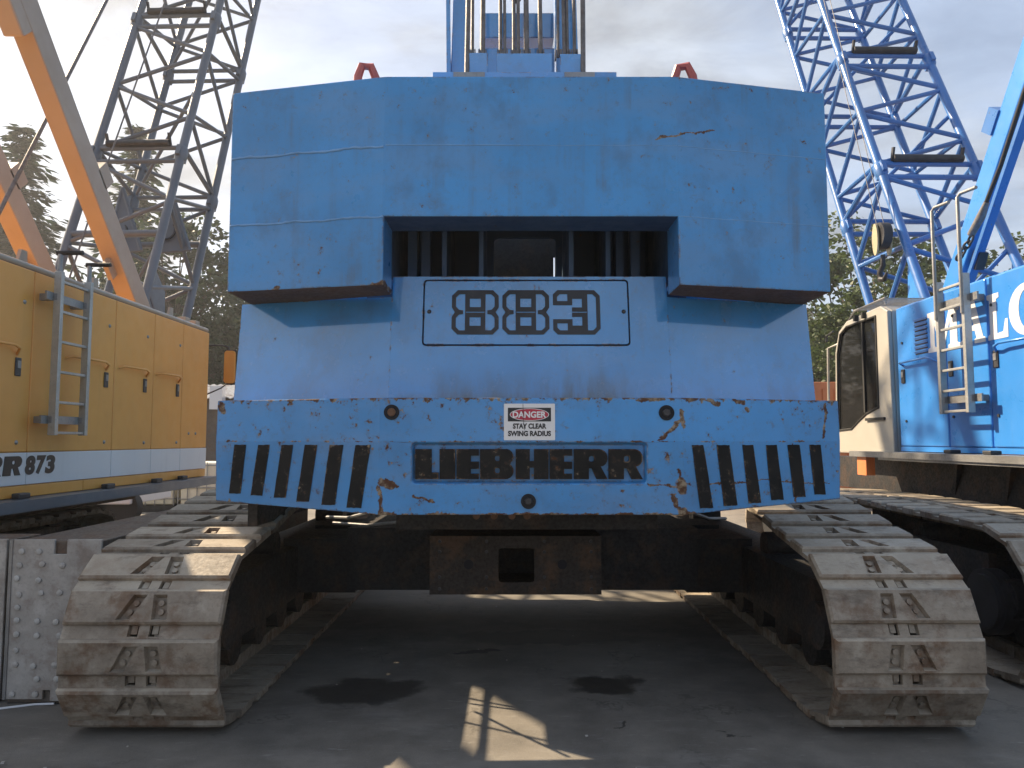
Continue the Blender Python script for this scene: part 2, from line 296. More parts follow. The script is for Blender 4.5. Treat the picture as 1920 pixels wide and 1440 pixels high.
# ---------------------------------------------------------------- geometry helpers
class MB:
    def __init__(s): s.v = []; s.f = []; s.mi = []; s.cur = 0
    def add(s, vs, fs):
        o = len(s.v); s.v += [tuple(x) for x in vs]
        for f in fs: s.f.append([o + i for i in f]); s.mi.append(s.cur)
        return s
    def box(s, x0, x1, y0, y1, z0, z1):
        v = [(x, y, z) for z in (z0, z1) for y in (y0, y1) for x in (x0, x1)]
        return s.add(v, [(0, 2, 3, 1), (4, 5, 7, 6), (0, 1, 5, 4), (2, 6, 7, 3), (0, 4, 6, 2), (1, 3, 7, 5)])
    def obox(s, c, ax, ay, az):
        c, ax, ay, az = Vector(c), Vector(ax), Vector(ay), Vector(az)
        v = [c + i * ax + j * ay + k * az for k in (-1, 1) for j in (-1, 1) for i in (-1, 1)]
        return s.add(v, [(0, 2, 3, 1), (4, 5, 7, 6), (0, 1, 5, 4), (2, 6, 7, 3), (0, 4, 6, 2), (1, 3, 7, 5)])
    def bar(s, p, q_, w, h, up=(1, 0, 0)):
        p, q_ = Vector(p), Vector(q_); d = (q_ - p); L = d.length; d.normalize(); u = Vector(up); u = (u - d * u.dot(d)).normalized(); w2 = d.cross(u)
        return s.obox((p + q_) / 2, u * w / 2, w2 * h / 2, d * L / 2)
    def tube(s, pts, r, n=8, cap=True):
        pts = [Vector(p) for p in pts]; rs = r if isinstance(r, (list, tuple)) else [r] * len(pts)
        o = len(s.v); prev = None; vs = []; fs = []
        for i, p in enumerate(pts):
            d = (pts[min(i + 1, len(pts) - 1)] - pts[max(i - 1, 0)]).normalized()
            if prev is None: u = d.orthogonal().normalized()
            else: u = (prev - d * prev.dot(d)).normalized()
            prev = u; w = d.cross(u)
            vs += [p + (u * math.cos(a) + w * math.sin(a)) * rs[i] for a in [2 * math.pi * k / n for k in range(n)]]
        for i in range(len(pts) - 1):
            for k in range(n): fs.append((i * n + k, i * n + (k + 1) % n, (i + 1) * n + (k + 1) % n, (i + 1) * n + k))
        if cap: fs.append(tuple(range(n))[::-1]); fs.append(tuple((len(pts) - 1) * n + k for k in range(n)))
        return s.add(vs, fs)
    def cyl(s, c, axis, r, h, n=24):
        c = Vector(c); a = Vector(axis).normalized()
        return s.tube([c - a * h / 2, c + a * h / 2], r, n)
    def prism(s, outer, holes, fn, w0, w1):
        """polygon with holes, extruded between w0 (front) and w1 (back); fn(u, v, w) -> xyz"""
        loops = [outer] + list(holes)
        tri = tessellate_polygon([[Vector((u, v, 0)) for u, v in lp] for lp in loops])
        flat = [p for lp in loops for p in lp]; N = len(flat)
        vs = [fn(u, v, w0) for u, v in flat] + [fn(u, v, w1) for u, v in flat]
        fs = [tuple(t) for t in tri] + [tuple(N + i for i in t[::-1]) for t in tri]; o = 0
        for lp in loops:
            k = len(lp)
            for i in range(k): fs.append((o + i, o + (i + 1) % k, N + o + (i + 1) % k, N + o + i))
            o += k
        return s.add(vs, fs)
    def mesh(s, name, mats, smooth=None, weld=1e-5):
        me = bpy.data.meshes.new(name); me.from_pydata(s.v, [], s.f)
        for m in (mats if isinstance(mats, (list, tuple)) else [mats]): me.materials.append(m)
        for p, i in zip(me.polygons, s.mi): p.material_index = i
        bm = bmesh.new(); bm.from_mesh(me)
        if weld: bmesh.ops.remove_doubles(bm, verts=bm.verts, dist=weld)
        bmesh.ops.recalc_face_normals(bm, faces=bm.faces); bm.to_mesh(me); bm.free()
        if smooth is not None:
            me.shade_smooth(); me.set_sharp_from_angle(angle=R(smooth))
        return me
    def build(s, name, mats, parent=None, smooth=None, bevel=0., seg=2, weld=1e-5):
        return link(name, s.mesh(name, mats, smooth, weld), parent, bevel, seg)
def wloc(o):
    v = Vector((0, 0, 0))
    while o: v += o.location; o = o.parent
    return v
INV = {}
def link(name, me, parent=None, bevel=0., seg=2):
    o = bpy.data.objects.new(name, me); COL.objects.link(o)
    setp(o, parent)
    if bevel:
        b = o.modifiers.new('bevel', 'BEVEL'); b.width = bevel; b.segments = seg; b.limit_method = 'ANGLE'; b.angle_limit = R(35)
    return o
def setp(o, parent):
    if parent is None: return
    o.parent = parent; o.matrix_parent_inverse = Matrix.Translation(-TR.get(parent.name, Vector((0, 0, 0))))
TR = {}
def thing(name, label, cat, loc=(0, 0, 0), group=None):
    o = bpy.data.objects.new(name, None); COL.objects.link(o); o.location = loc; o.empty_display_size = .3
    TR[o.name] = Vector(loc); o['label'] = label; o['category'] = cat
    if group: o['group'] = group
    return o
def tag(o, label=None, cat=None, group=None, kind=None):
    if label: o['label'] = label
    if cat: o['category'] = cat
    if group: o['group'] = group
    if kind: o['kind'] = kind
    return o
def text_mesh(body, name, m, width, height, depth, fn, bold=.0, w0=0.):
    """built-in font turned into a mesh, fitted to width x height; fn(u, v, w) -> xyz"""
    cu = bpy.data.curves.new('txt', 'FONT'); cu.body = body; cu.size = 1; cu.offset = bold; cu.resolution_u = 5; cu.fill_mode = 'BOTH'; cu.extrude = .5
    ob = bpy.data.objects.new('txt', cu); COL.objects.link(ob)
    dg = bpy.context.evaluated_depsgraph_get(); me = bpy.data.meshes.new_from_object(ob.evaluated_get(dg))
    co = np.zeros(len(me.vertices) * 3); me.vertices.foreach_get('co', co); co = co.reshape(-1, 3)
    mn, mx = co.min(0), co.max(0)
    u = (co[:, 0] - mn[0]) / (mx[0] - mn[0]) * width; v = (co[:, 1] - mn[1]) / (mx[1] - mn[1]) * height
    for i, vt in enumerate(me.vertices): vt.co = fn(u[i], v[i], w0 if co[i, 2] > 0 else w0 + depth)
    bpy.data.objects.remove(ob); bpy.data.curves.remove(cu)
    me.materials.clear(); me.materials.append(m); me.name = name
    bm = bmesh.new(); bm.from_mesh(me); bmesh.ops.recalc_face_normals(bm, faces=bm.faces); bm.to_mesh(me); bm.free()
    return me
def rect(x0, z0, x1, z1): return [(x0, z0), (x1, z0), (x1, z1), (x0, z1)]
def rrect(x0, z0, x1, z1, r, n=4):
    out = []
    for cx, cz, a0 in ((x1 - r, z1 - r, 0), (x0 + r, z1 - r, 90), (x0 + r, z0 + r, 180), (x1 - r, z0 + r, 270)):
        out += [(cx + r * math.cos(R(a0 + 90 * i / n)), cz + r * math.sin(R(a0 + 90 * i / n))) for i in range(n + 1)]
    return out

# ================================================================ SETTING
g = MB().box(-400, 400, -300, 700, -.5, 0).build('ground', M['asphalt']); tag(g, kind='structure')

# ================================================================ TRACKS
def shoe_mesh(name, w, pitch, mirror=1, simple=False):
    mb = MB(); h = w / 2; ya, yb = -pitch * .46, pitch * .22      # pad from ya to yb, sunken lip from yb on
    T = .055; ch = .012
    def fx(u, v, w_): return (u * mirror, v, w_)
    k = w / .9
    yl = yb - ya
    p1 = [(-.150 * k, yb - yl * .12), (-.070 * k, yb - yl * .12), (.005 * k, ya + yl * .16), (-.075 * k, ya + yl * .16)]
    p2 = [(.055 * k, yb - yl * .12), (.145 * k, yb - yl * .12), (.118 * k, ya + yl * .16), (.040 * k, ya + yl * .16)]
    top = rect(-h + ch, ya + ch, h - ch, yb - ch); base = rect(-h, ya, h, yb)
    tri = tessellate_polygon([[Vector((u, v, 0)) for u, v in lp] for lp in (top, p1, p2)])
    mb.add([fx(u, v, 0) for u, v in top + p1 + p2], [tuple(t) for t in tri])
    mb.add([fx(u, v, 0) for u, v in top] + [fx(u, v, -ch) for u, v in base] + [fx(u, v, -T) for u, v in base],
           [(i, (i + 1) % 4, 4 + (i + 1) % 4, 4 + i) for i in range(4)] + [(4 + i, 4 + (i + 1) % 4, 8 + (i + 1) % 4, 8 + i) for i in range(4)] + [(8, 9, 10, 11)])
    for p in (p1, p2):
        cx = sum(a for a, _ in p) / 4; cy = sum(b_ for _, b_ in p) / 4
        fl = [(cx + (a - cx) * .86, cy + (b_ - cy) * .86) for a, b_ in p]
        mb.add([fx(u, v, 0) for u, v in p] + [fx(u, v, -.032) for u, v in fl], [(i, (i + 1) % 4, 4 + (i + 1) % 4, 4 + i) for i in range(4)] + [(4, 5, 6, 7)])
        for t in (.3, .72):
            bx = (fl[0][0] + fl[1][0]) / 2 * (1 - t) + (fl[2][0] + fl[3][0]) / 2 * t; by = fl[0][1] * (1 - t) + fl[2][1] * t
            mb.cyl(fx(bx, by, -.026), (0, 0, 1), .017, .018, 8)
    # sunken lip with two arched holes
    y2 = pitch * .525
    for (u0, u1) in ((-h, -.075 * k), (-.015 * k, .045 * k), (.105 * k, h)):
        a, b_ = sorted((u0 * mirror, u1 * mirror)); mb.box(a, b_, yb - .004, y2, -T, -.030)
    for (u0, u1) in ((-.075 * k, -.015 * k), (.045 * k, .105 * k)):
        a, b_ = sorted((u0 * mirror, u1 * mirror)); mb.box(a, b_, yb + .060, y2, -T + .002, -.031); mb.box(a + .012, b_ - .012, yb - .004, yb + .045, -T + .001, -.044)
    # chain links behind the shoe
    for u in (-.13, .07):
        mb.box(u * k, (u + .06) * k, -pitch * .48, pitch * .48, -T - .085, -T + .001)
    return mb.mesh(name, M['shoe'])
def track_path(yf, yr, rf, rr, tops):
    """outer outline of the track (y, z), from the ground at the front over the top to the rear, closed"""
    pts = []
    ctl = [(-.26, 0), (-.37, .055), (-.46, .17), (-.51, .32), (-.516, .48), (-.482, .64), (-.41, .78), (-.30, .895), (-.16, .972), (.0, 1.0)]
    for (a, b_), (c, e) in zip(ctl, ctl[1:]):
        for i in range(6): pts.append((yf + (a + (c - a) * i / 6) * rf / .5, (b_ + (e - b_) * i / 6) * rf / .5))
    pts += tops
    for i in range(31):
        a = R(85 - i * (85 + 90) / 30); pts.append((yr + rr * math.cos(a), rr + rr * math.sin(a)))
    pts.append(pts[0])
    return pts
def resample(pts, n, phase):
    d = [0.]
    for a, b_ in zip(pts, pts[1:]): d.append(d[-1] + math.hypot(b_[0] - a[0], b_[1] - a[1]))
    L = d[-1]; out = []
    for i in range(n):
        t = ((i + phase) / n * L) % L
        j = max(0, min(len(pts) - 2, np.searchsorted(d, t, side='right') - 1)); f = (t - d[j]) / max(d[j + 1] - d[j], 1e-9)
        out.append((pts[j][0] + f * (pts[j + 1][0] - pts[j][0]), pts[j][1] + f * (pts[j + 1][1] - pts[j][1])))
    return out, L
def make_track(root, x0, x1, pts, mirror, phase=0., pitch=.275, detail=True, meshes={}, lab=None):
    xc = (x0 + x1) / 2; w = x1 - x0
    _, L = resample(pts, 10, 0); n = round(L / pitch); J, L = resample(pts, n, phase); p = L / n
    key = (round(w, 3), mirror)
    if key not in meshes: meshes[key] = shoe_mesh('track_shoe', w, .275, -mirror)
    ys = [q_[0] for q_ in pts]; ya, yb = min(ys), max(ys)
    fr = MB()
    fr.box(xc - .22, xc + .22, ya + .75, yb - .75, .33, .74)
    fr.box(xc - .12, xc + .12, ya + .35, yb - .35, .42, .62)
    rc = (yb - .53)
    fr.cyl((xc, ya + .53, .51), (1, 0, 0), .37, .22, 32); fr.cyl((xc, ya + .53, .51), (1, 0, 0), .14, .62, 20)
    fr.cyl((xc, yb - .53, .51), (1, 0, 0), .37, .22, 32); fr.cyl((xc, yb - .53, .51), (1, 0, 0), .2, .62, 20)
    k = 9
    for i in range(k):
        y = ya + 1.05 + i * (yb - ya - 2.1) / (k - 1); fr.cyl((xc, y, .255), (1, 0, 0), .13, .3, 16)
    for y in (ya + 1.9, yb - 1.9): fr.cyl((xc, y, .80), (1, 0, 0), .1, .3, 16)
    part = fr.build('crawler_track', M['frame'], root, smooth=40, weld=0)
    if lab: part['label'] = lab
    for i in range(n):
        a, b_ = J[i], J[(i + 1) % n]
        o = bpy.data.objects.new('track_shoe', meshes[key]); COL.objects.link(o)
        o.parent = part; o.matrix_parent_inverse = Matrix.Translation(-TR[root.name]).inverted() @ Matrix.Translation(-TR[root.name])
        d = Vector((0, b_[0] - a[0], b_[1] - a[1])).normalized(); ex = Vector((-1, 0, 0)); ey = -d;      # travel a->b goes up the front
        ez = ex.cross(ey)
        mid_ = Vector((xc + random.uniform(-.006, .006), (a[0] + b_[0]) / 2, (a[1] + b_[1]) / 2))
        mw = Matrix(((ex.x, ey.x, ez.x, mid_.x), (ex.y, ey.y, ez.y, mid_.y), (ex.z, ey.z, ez.z, mid_.z), (0, 0, 0, 1)))
        o.matrix_basis = mw @ Matrix.Rotation(R(random.uniform(-.5, .5)), 4, 'X')
    return part

# ================================================================ MAIN BLUE CRANE
CX = .105
crane = thing('crawler_crane', 'big blue crawler crane seen from behind with 883 and Liebherr on its counterweight', 'crane', (CX, 7.2, 0))
P883 = track_path(4.57, 9.75, .5, .5, [(4.9, 1.045), (5.3, 1.125), (5.7, 1.19), (6.1, 1.235), (6.6, 1.25), (7.4, 1.24), (8.6, 1.12), (9.4, 1.01)])
make_track(crane, -2.43, -1.575, P883, 1, .42, lab='dusty crawler track beside the bolted steel box')
make_track(crane, 1.73, 2.535, P883, -1, .45, lab='dusty crawler track beside the lettered bright blue crane')

# --- lower counterweight (slab with hazard stripes)
ZM, ZT, ZB, ZBE, TILT = 1.612, 1.855, 1.205, 1.258, .075
FL, FR, EL, ER, YF, YE, YR = -.735, .95, -1.765, 1.955, 4.15, 4.46, 4.72
def ylow(x, z):
    y = YF if FL <= x <= FR else (YF + (YE - YF) * (FL - x) / (FL - EL) if x < FL else YF + (YE - YF) * (x - FR) / (ER - FR))
    return y + (TILT * (ZM - z) if z < ZM else .05 * (z - ZM))
HX0, HX1, HZ0, HZ1 = -.556, .748, 1.378, 1.606
def slab():
    mb = MB()
    xs = [EL, FL, FR, ER]
    def V(x, z): return (x, ylow(x, z), z)
    bot = {EL: ZBE, FL: ZB, FR: ZB, ER: ZBE + .012}
    # upper strip, lower strip with the name pocket
    for a, b_ in zip(xs, xs[1:]): mb.add([V(a, ZM), V(b_, ZM), V(b_, ZT), V(a, ZT)], [(0, 1, 2, 3)])
    mb.add([V(EL, bot[EL]), V(FL, bot[FL]), V(FL, ZM), V(EL, ZM)], [(0, 1, 2, 3)])
    mb.add([V(FR, bot[FR]), V(ER, bot[ER]), V(ER, ZM), V(FR, ZM)], [(0, 1, 2, 3)])
    A = [(FL, ZB), (FR, ZB), (FR, ZM), (FL, ZM)]; H = rrect(HX0, HZ0, HX1, HZ1, .02, 3)
    tri = tessellate_polygon([[Vector((u, v, 0)) for u, v in lp] for lp in (A, H)])
    mb.add([V(u, v) for u, v in A + H], [tuple(t) for t in tri])
    k = len(H); cx, cz = (HX0 + HX1) / 2, (HZ0 + HZ1) / 2
    F2 = [(cx + (u - cx) * .984, cz + (v - cz) * .91) for u, v in H]
    mb.add([V(u, v) for u, v in H] + [(u, ylow(u, v) + .034, v) for u, v in F2], [(i, (i + 1) % k, k + (i + 1) % k, k + i) for i in range(k)] + [tuple(range(k, 2 * k))])
    # sides, rear, top, bottom
    Yr = YR
    T = [V(x, ZT) for x in xs]; B = [V(x, bot[x]) for x in xs]
    mb.add(T + [(ER, Yr, ZT), (EL, Yr, ZT)], [(0, 1, 2, 3, 4, 5)])
    mb.add([V(EL, ZT), V(EL, ZM), V(EL, bot[EL]), (EL, Yr, bot[EL]), (EL, Yr, ZT)], [(0, 1, 2, 3, 4)])
    mb.add([V(ER, ZT), V(ER, ZM), V(ER, bot[ER]), (ER, Yr, bot[ER]), (ER, Yr, ZT)], [(0, 1, 2, 3, 4)])
    mb.cur = 1
    mb.add(B + [(ER, Yr, bot[ER]), (FR, Yr, ZB), (FL, Yr, ZB), (EL, Yr, bot[EL])], [(0, 1, 6, 7), (1, 2, 5, 6), (2, 3, 4, 5)])
    mb.cur = 0
    mb.add([(EL, Yr, ZT), (ER, Yr, ZT), (ER, Yr, bot[ER]), (FR, Yr, ZB), (FL, Yr, ZB), (EL, Yr, bot[EL])], [(0, 1, 2, 3, 4, 5)])
    o = mb.build('lower_counterweight', [M['slab'], M['underside']], crane, bevel=.009, seg=2)
    return o
slab_o = slab()
tag(slab_o, 'chipped blue lower counterweight with black slanted stripes')
def onslab(d0):      # front surface of the slab; w grows into it
    return lambda u, v, w: (u, ylow(u, v) - d0 + w, v)
# hazard stripes
LS = [(-1.638, -1.561, -1.675, -1.598, 1.305), (-1.482, -1.408, -1.532, -1.456, 1.297), (-1.332, -1.258, -1.382, -1.306, 1.287), (-1.185, -1.108, -1.239, -1.160, 1.268), (-1.032, -.949, -1.083, -1.000, 1.254), (-.876, -.787, -.930, -.842, 1.242)]
RS = [(1.0, 1.07, 1.05, 1.13, 1.24), (1.15, 1.23, 1.195, 1.28, 1.25), (1.31, 1.38, 1.35, 1.43, 1.26), (1.46, 1.53, 1.495, 1.575, 1.275), (1.60, 1.68, 1.64, 1.72, 1.288), (1.745, 1.82, 1.78, 1.855, 1.30)]
for (a, b_, c, d, zb) in LS + RS:
    mb = MB(); pts = []
    def rag(): return random.uniform(-.0016, .0016)
    n = 7
    for i in range(n): pts.append((c + (d - c) * i / (n - 1), zb + rag()))
    for i in range(1, n): t = i / (n - 1); pts.append((d + (b_ - d) * t + rag() * .8, zb + (1.592 - zb) * t))
    for i in range(1, n): t = i / (n - 1); pts.append((b_ + (a - b_) * t, 1.592 + rag()))
    for i in range(1, n - 1): t = i / (n - 1); pts.append((a + (c - a) * t + rag() * .8, 1.592 + (zb - 1.592) * t))
    mb.prism(pts, [], onslab(.004), 0, .006); mb.build('hazard_stripe', M['black'], slab_o)
# raised name letters in the pocket
def arc(cx, cy, r, a0, a1, n=6, ry=None): return [(cx + r * math.cos(R(a0 + (a1 - a0) * i / n)), cy + (ry or r) * math.sin(R(a0 + (a1 - a0) * i / n))) for i in range(n + 1)]
def letter(ch):
    """block letters in a unit box w x 100"""
    if ch == 'L': return 78, [(0, 0), (78, 0), (78, 22), (55, 22), (55, 100), (0, 100)], []
    if ch == 'I': return 52, rect(0, 0, 52, 100), []
    if ch == 'E': return 75, [(0, 0), (75, 0), (75, 18), (48, 18), (48, 34), (75, 34), (75, 58), (48, 58), (48, 78), (75, 78), (75, 100), (0, 100)], []
    if ch == 'H': return 111, [(0, 0), (48, 0), (48, 38), (62, 38), (62, 0), (111, 0), (111, 100), (62, 100), (62, 60), (48, 60), (48, 100), (0, 100)], []
    if ch == 'B': return 113, [(0, 0), (86, 0)] + arc(86, 27, 27, -75, 60) + [(104, 52)] + arc(86, 75, 26, -50, 80) + [(86, 100), (0, 100)], [rrect(50, 60, 66, 78, 6, 3), rrect(50, 20, 66, 37, 6, 3)]
    if ch == 'R': return 113, [(0, 0), (50, 0), (50, 36), (60, 36), (76, 0), (113, 0), (90, 42)] + arc(84, 70, 29, -60, 85, 8, 30) + [(80, 100), (0, 100)], [rrect(50, 58, 68, 77, 7, 3)]
LX = [(75, 252, 'L'), (262, 380, 'I'), (392, 562, 'E'), (572, 830, 'B'), (845, 1097, 'H'), (1108, 1278, 'E'), (1293, 1550, 'R'), (1560, 1820, 'R')]
for (a, b_, ch) in LX:
    w, o_, hs = letter(ch); x0 = -.538 + (a - 75) * (1.265 / 1745); sx = (b_ - a) * (1.265 / 1745) / w; z0 = 1.403; sz = .167 / 100
    tr = lambda lp: [(x0 + u * sx, z0 + v * sz) for u, v in lp]
    MB().prism(tr(o_), [tr(h) for h in hs], lambda u, v, w_: (u, ylow(u, v) + .008 + w_, v), 0, .032).build('raised_letter', M['black'], slab_o)
# recessed bolt caps
for (x, z, r, m_) in ((-.670, 1.774, .043, 'underside'), (.860, 1.771, .043, 'darksteel'), (.091, 1.281, .042, 'darksteel')):
    y = ylow(x, z); mb = MB()
    mb.prism([(x + r * math.cos(R(a)), z + r * math.sin(R(a))) for a in range(0, 360, 15)], [[(x + r * .78 * math.cos(R(a)), z + r * .78 * math.sin(R(a))) for a in range(0, 360, 15)]], lambda u, v, w: (u, y - .007 + w, v), 0, .012)
    mb.cyl((x, y - .001, z), (0, 1, 0), r * .775, .008, 24)
    p = mb.build('bolt_socket', M['groove'], slab_o, smooth=30)
    mb = MB(); mb.tube([(x, y - .016, z), (x, y - .012, z), (x, y + .0, z)], [r * .42, r * .52, r * .55], 20 if m_ == 'underside' else 6)
    mb.build('bolt_head', M[m_], slab_o, smooth=30)
# danger sign
def sgn(u, v, w): return (-.045 + u, ylow(0, 1.72) - .004 + w, 1.619 + v)
# the strip leans back a little: follow it
def sgn(u, v, w): return (-.045 + u, ylow(.1, 1.619 + v) - .003 + w, 1.619 + v)
SW, SH = .284, .203
mb = MB().prism(rrect(0, 0, SW, SH, .004, 2), [], sgn, 0, .006); sign = mb.build('danger_sign', M['signwhite'], crane); sign['label'] = 'white danger stay clear swing radius sign'
MB().prism(rect(.022, .104, .262, .180), [], sgn, -.001, 0).build('sign_panel', M['ink'], sign)
def ell(cx, cy, a, b_, n=40): return [(cx + a * math.cos(2 * math.pi * i / n), cy + b_ * math.sin(2 * math.pi * i / n)) for i in range(n)]
MB().prism(ell(.142, .142, .109, .0345), [ell(.142, .142, .1055, .0315)], sgn, -.002, -.001).build('sign_oval_border', M['signwhite'], sign)
MB().prism(ell(.142, .142, .1055, .0315), [], sgn, -.002, -.001).build('sign_oval', M['signred'], sign)
link('sign_text', text_mesh('DANGER', 'sign_text', M['signwhite'], .187, .036, .001, lambda u, v, w: sgn(u + .0485, v + .124, w - .003), .035), sign)
link('sign_text', text_mesh('STAY CLEAR', 'sign_text', M['ink'], .186, .030, .001, lambda u, v, w: sgn(u + .050, v + .063, w - .001), .045), sign)
link('sign_text', text_mesh('SWING RADIUS', 'sign_text', M['ink'], .238, .030, .001, lambda u, v, w: sgn(u + .023, v + .022, w - .001), .045), sign)
# thin crack wire hanging over the sign
MB().tube([sgn(.106, .203, -.001), sgn(.107, .15, -.004), sgn(.110, .10, -.003), sgn(.114, .055, -.002)], .0011, 5).build('wire', M['darksteel'], sign)
# round lugs under the slab
for x in (-.20, -.10, .00, .085):
    MB().cyl((x, 4.24, 1.196), (0, 1, 0), .02, .03, 14).build('drain_lug', M['underside'], crane, smooth=30)

# --- upper counterweight block
UX0, UFL, UFR, UX1, UYF, UYE = -1.725, -.745, .965, 1.93, 4.25, 4.465
def block():
    mb = MB(); z0, z1, z2 = 2.512, 2.914, 3.757; yb, ybe = 4.56, 4.92
    F = [(UX0, UYE), (UFL, UYF), (UFR, UYF), (UX1, UYE)]; Bk = [(UX0, ybe), (UFL, yb), (UFR, yb), (UX1, ybe)]
    def W(p, z): return (p[0], p[1], z)
    mb.add([W(p, z2) for p in F] + [W(p, z2) for p in Bk], [(0, 1, 5, 4), (1, 2, 6, 5), (2, 3, 7, 6)])
    for i in range(3):
        mb.add([W(F[i], z1), W(F[i + 1], z1), W(F[i + 1], z2), W(F[i], z2)], [(0, 1, 2, 3)])
        mb.add([W(Bk[i], z1), W(Bk[i + 1], z1), W(Bk[i + 1], z2), W(Bk[i], z2)], [(0, 1, 2, 3)])
    for i in (0, 2):
        mb.add([W(F[i], z0), W(F[i + 1], z0), W(F[i + 1], z1), W(F[i], z1)], [(0, 1, 2, 3)])
        mb.add([W(Bk[i], z0), W(Bk[i + 1], z0), W(Bk[i + 1], z1), W(Bk[i], z1)], [(0, 1, 2, 3)])
    for i in range(4):
        a, c = F[i], Bk[i]
        mb.add([W(a, z0), W(c, z0), W(c, z1), W(a, z1)], [(0, 1, 2, 3)])
        if i in (0, 3): mb.add([W(a, z1), W(c, z1), W(c, z2), W(a, z2)], [(0, 1, 2, 3)])
    mb.cur = 1
    mb.add([W(F[0], z0), W(F[1], z0), W(Bk[1], z0), W(Bk[0], z0)], [(0, 1, 2, 3)]); mb.add([W(F[2], z0), W(F[3], z0), W(Bk[3], z0), W(Bk[2], z0)], [(0, 1, 2, 3)])
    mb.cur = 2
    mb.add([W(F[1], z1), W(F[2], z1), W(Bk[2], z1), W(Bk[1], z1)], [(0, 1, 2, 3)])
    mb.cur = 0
    return mb.build('upper_counterweight', [M['block'], M['underside'], M['grimyshadeblue']], crane, bevel=.008, seg=2)
blk = block()
def yblk(x): return UYF if UFL <= x <= UFR else (UYF + (UYE - UYF) * (UFL - x) / (UFL - UX0) if x < UFL else UYF + (UYE - UYF) * (x - UFR) / (UX1 - UFR))
for (xa, xb, z, r) in ((UX0 + .01, UFL - .005, 3.335, .0085), (UFL + .005, .05, 3.340, .0040), (UX0 + .01, UFL - .005, 2.916, .0075), (.05, UFR, 3.338, .0022), (UFR + .005, UX1 - .01, 3.335, .003), (UFR + .005, UX1 - .01, 2.916, .003)):
    n = 40; pts = [(xa + (xb - xa) * i / n, yblk(xa + (xb - xa) * i / n) + .001, z + (random.uniform(-.0025, .0025) + .004 * math.sin(i * .45)) * (1 if xb < UFL else .3)) for i in range(n + 1)]
    MB().tube(pts, [r * random.uniform(.75, 1.2) for _ in pts], 6).build('weld_seam', M['seam'], blk, smooth=60)
for x, tw in ((-.885, 18), (1.055, -12)):
    mb = MB(); c, s_ = math.cos(R(tw)), math.sin(R(tw)); yb = 4.42
    path = [(-.060, -.03), (-.058, .07), (-.036, .142), (.020, .148), (.050, .08), (.066, -.03)]
    mb.tube([(x + u * c, yb + u * s_, 3.757 + v) for u, v in path], .027, 8)
    mb.build('lifting_lug', M['red'], crane, smooth=25)

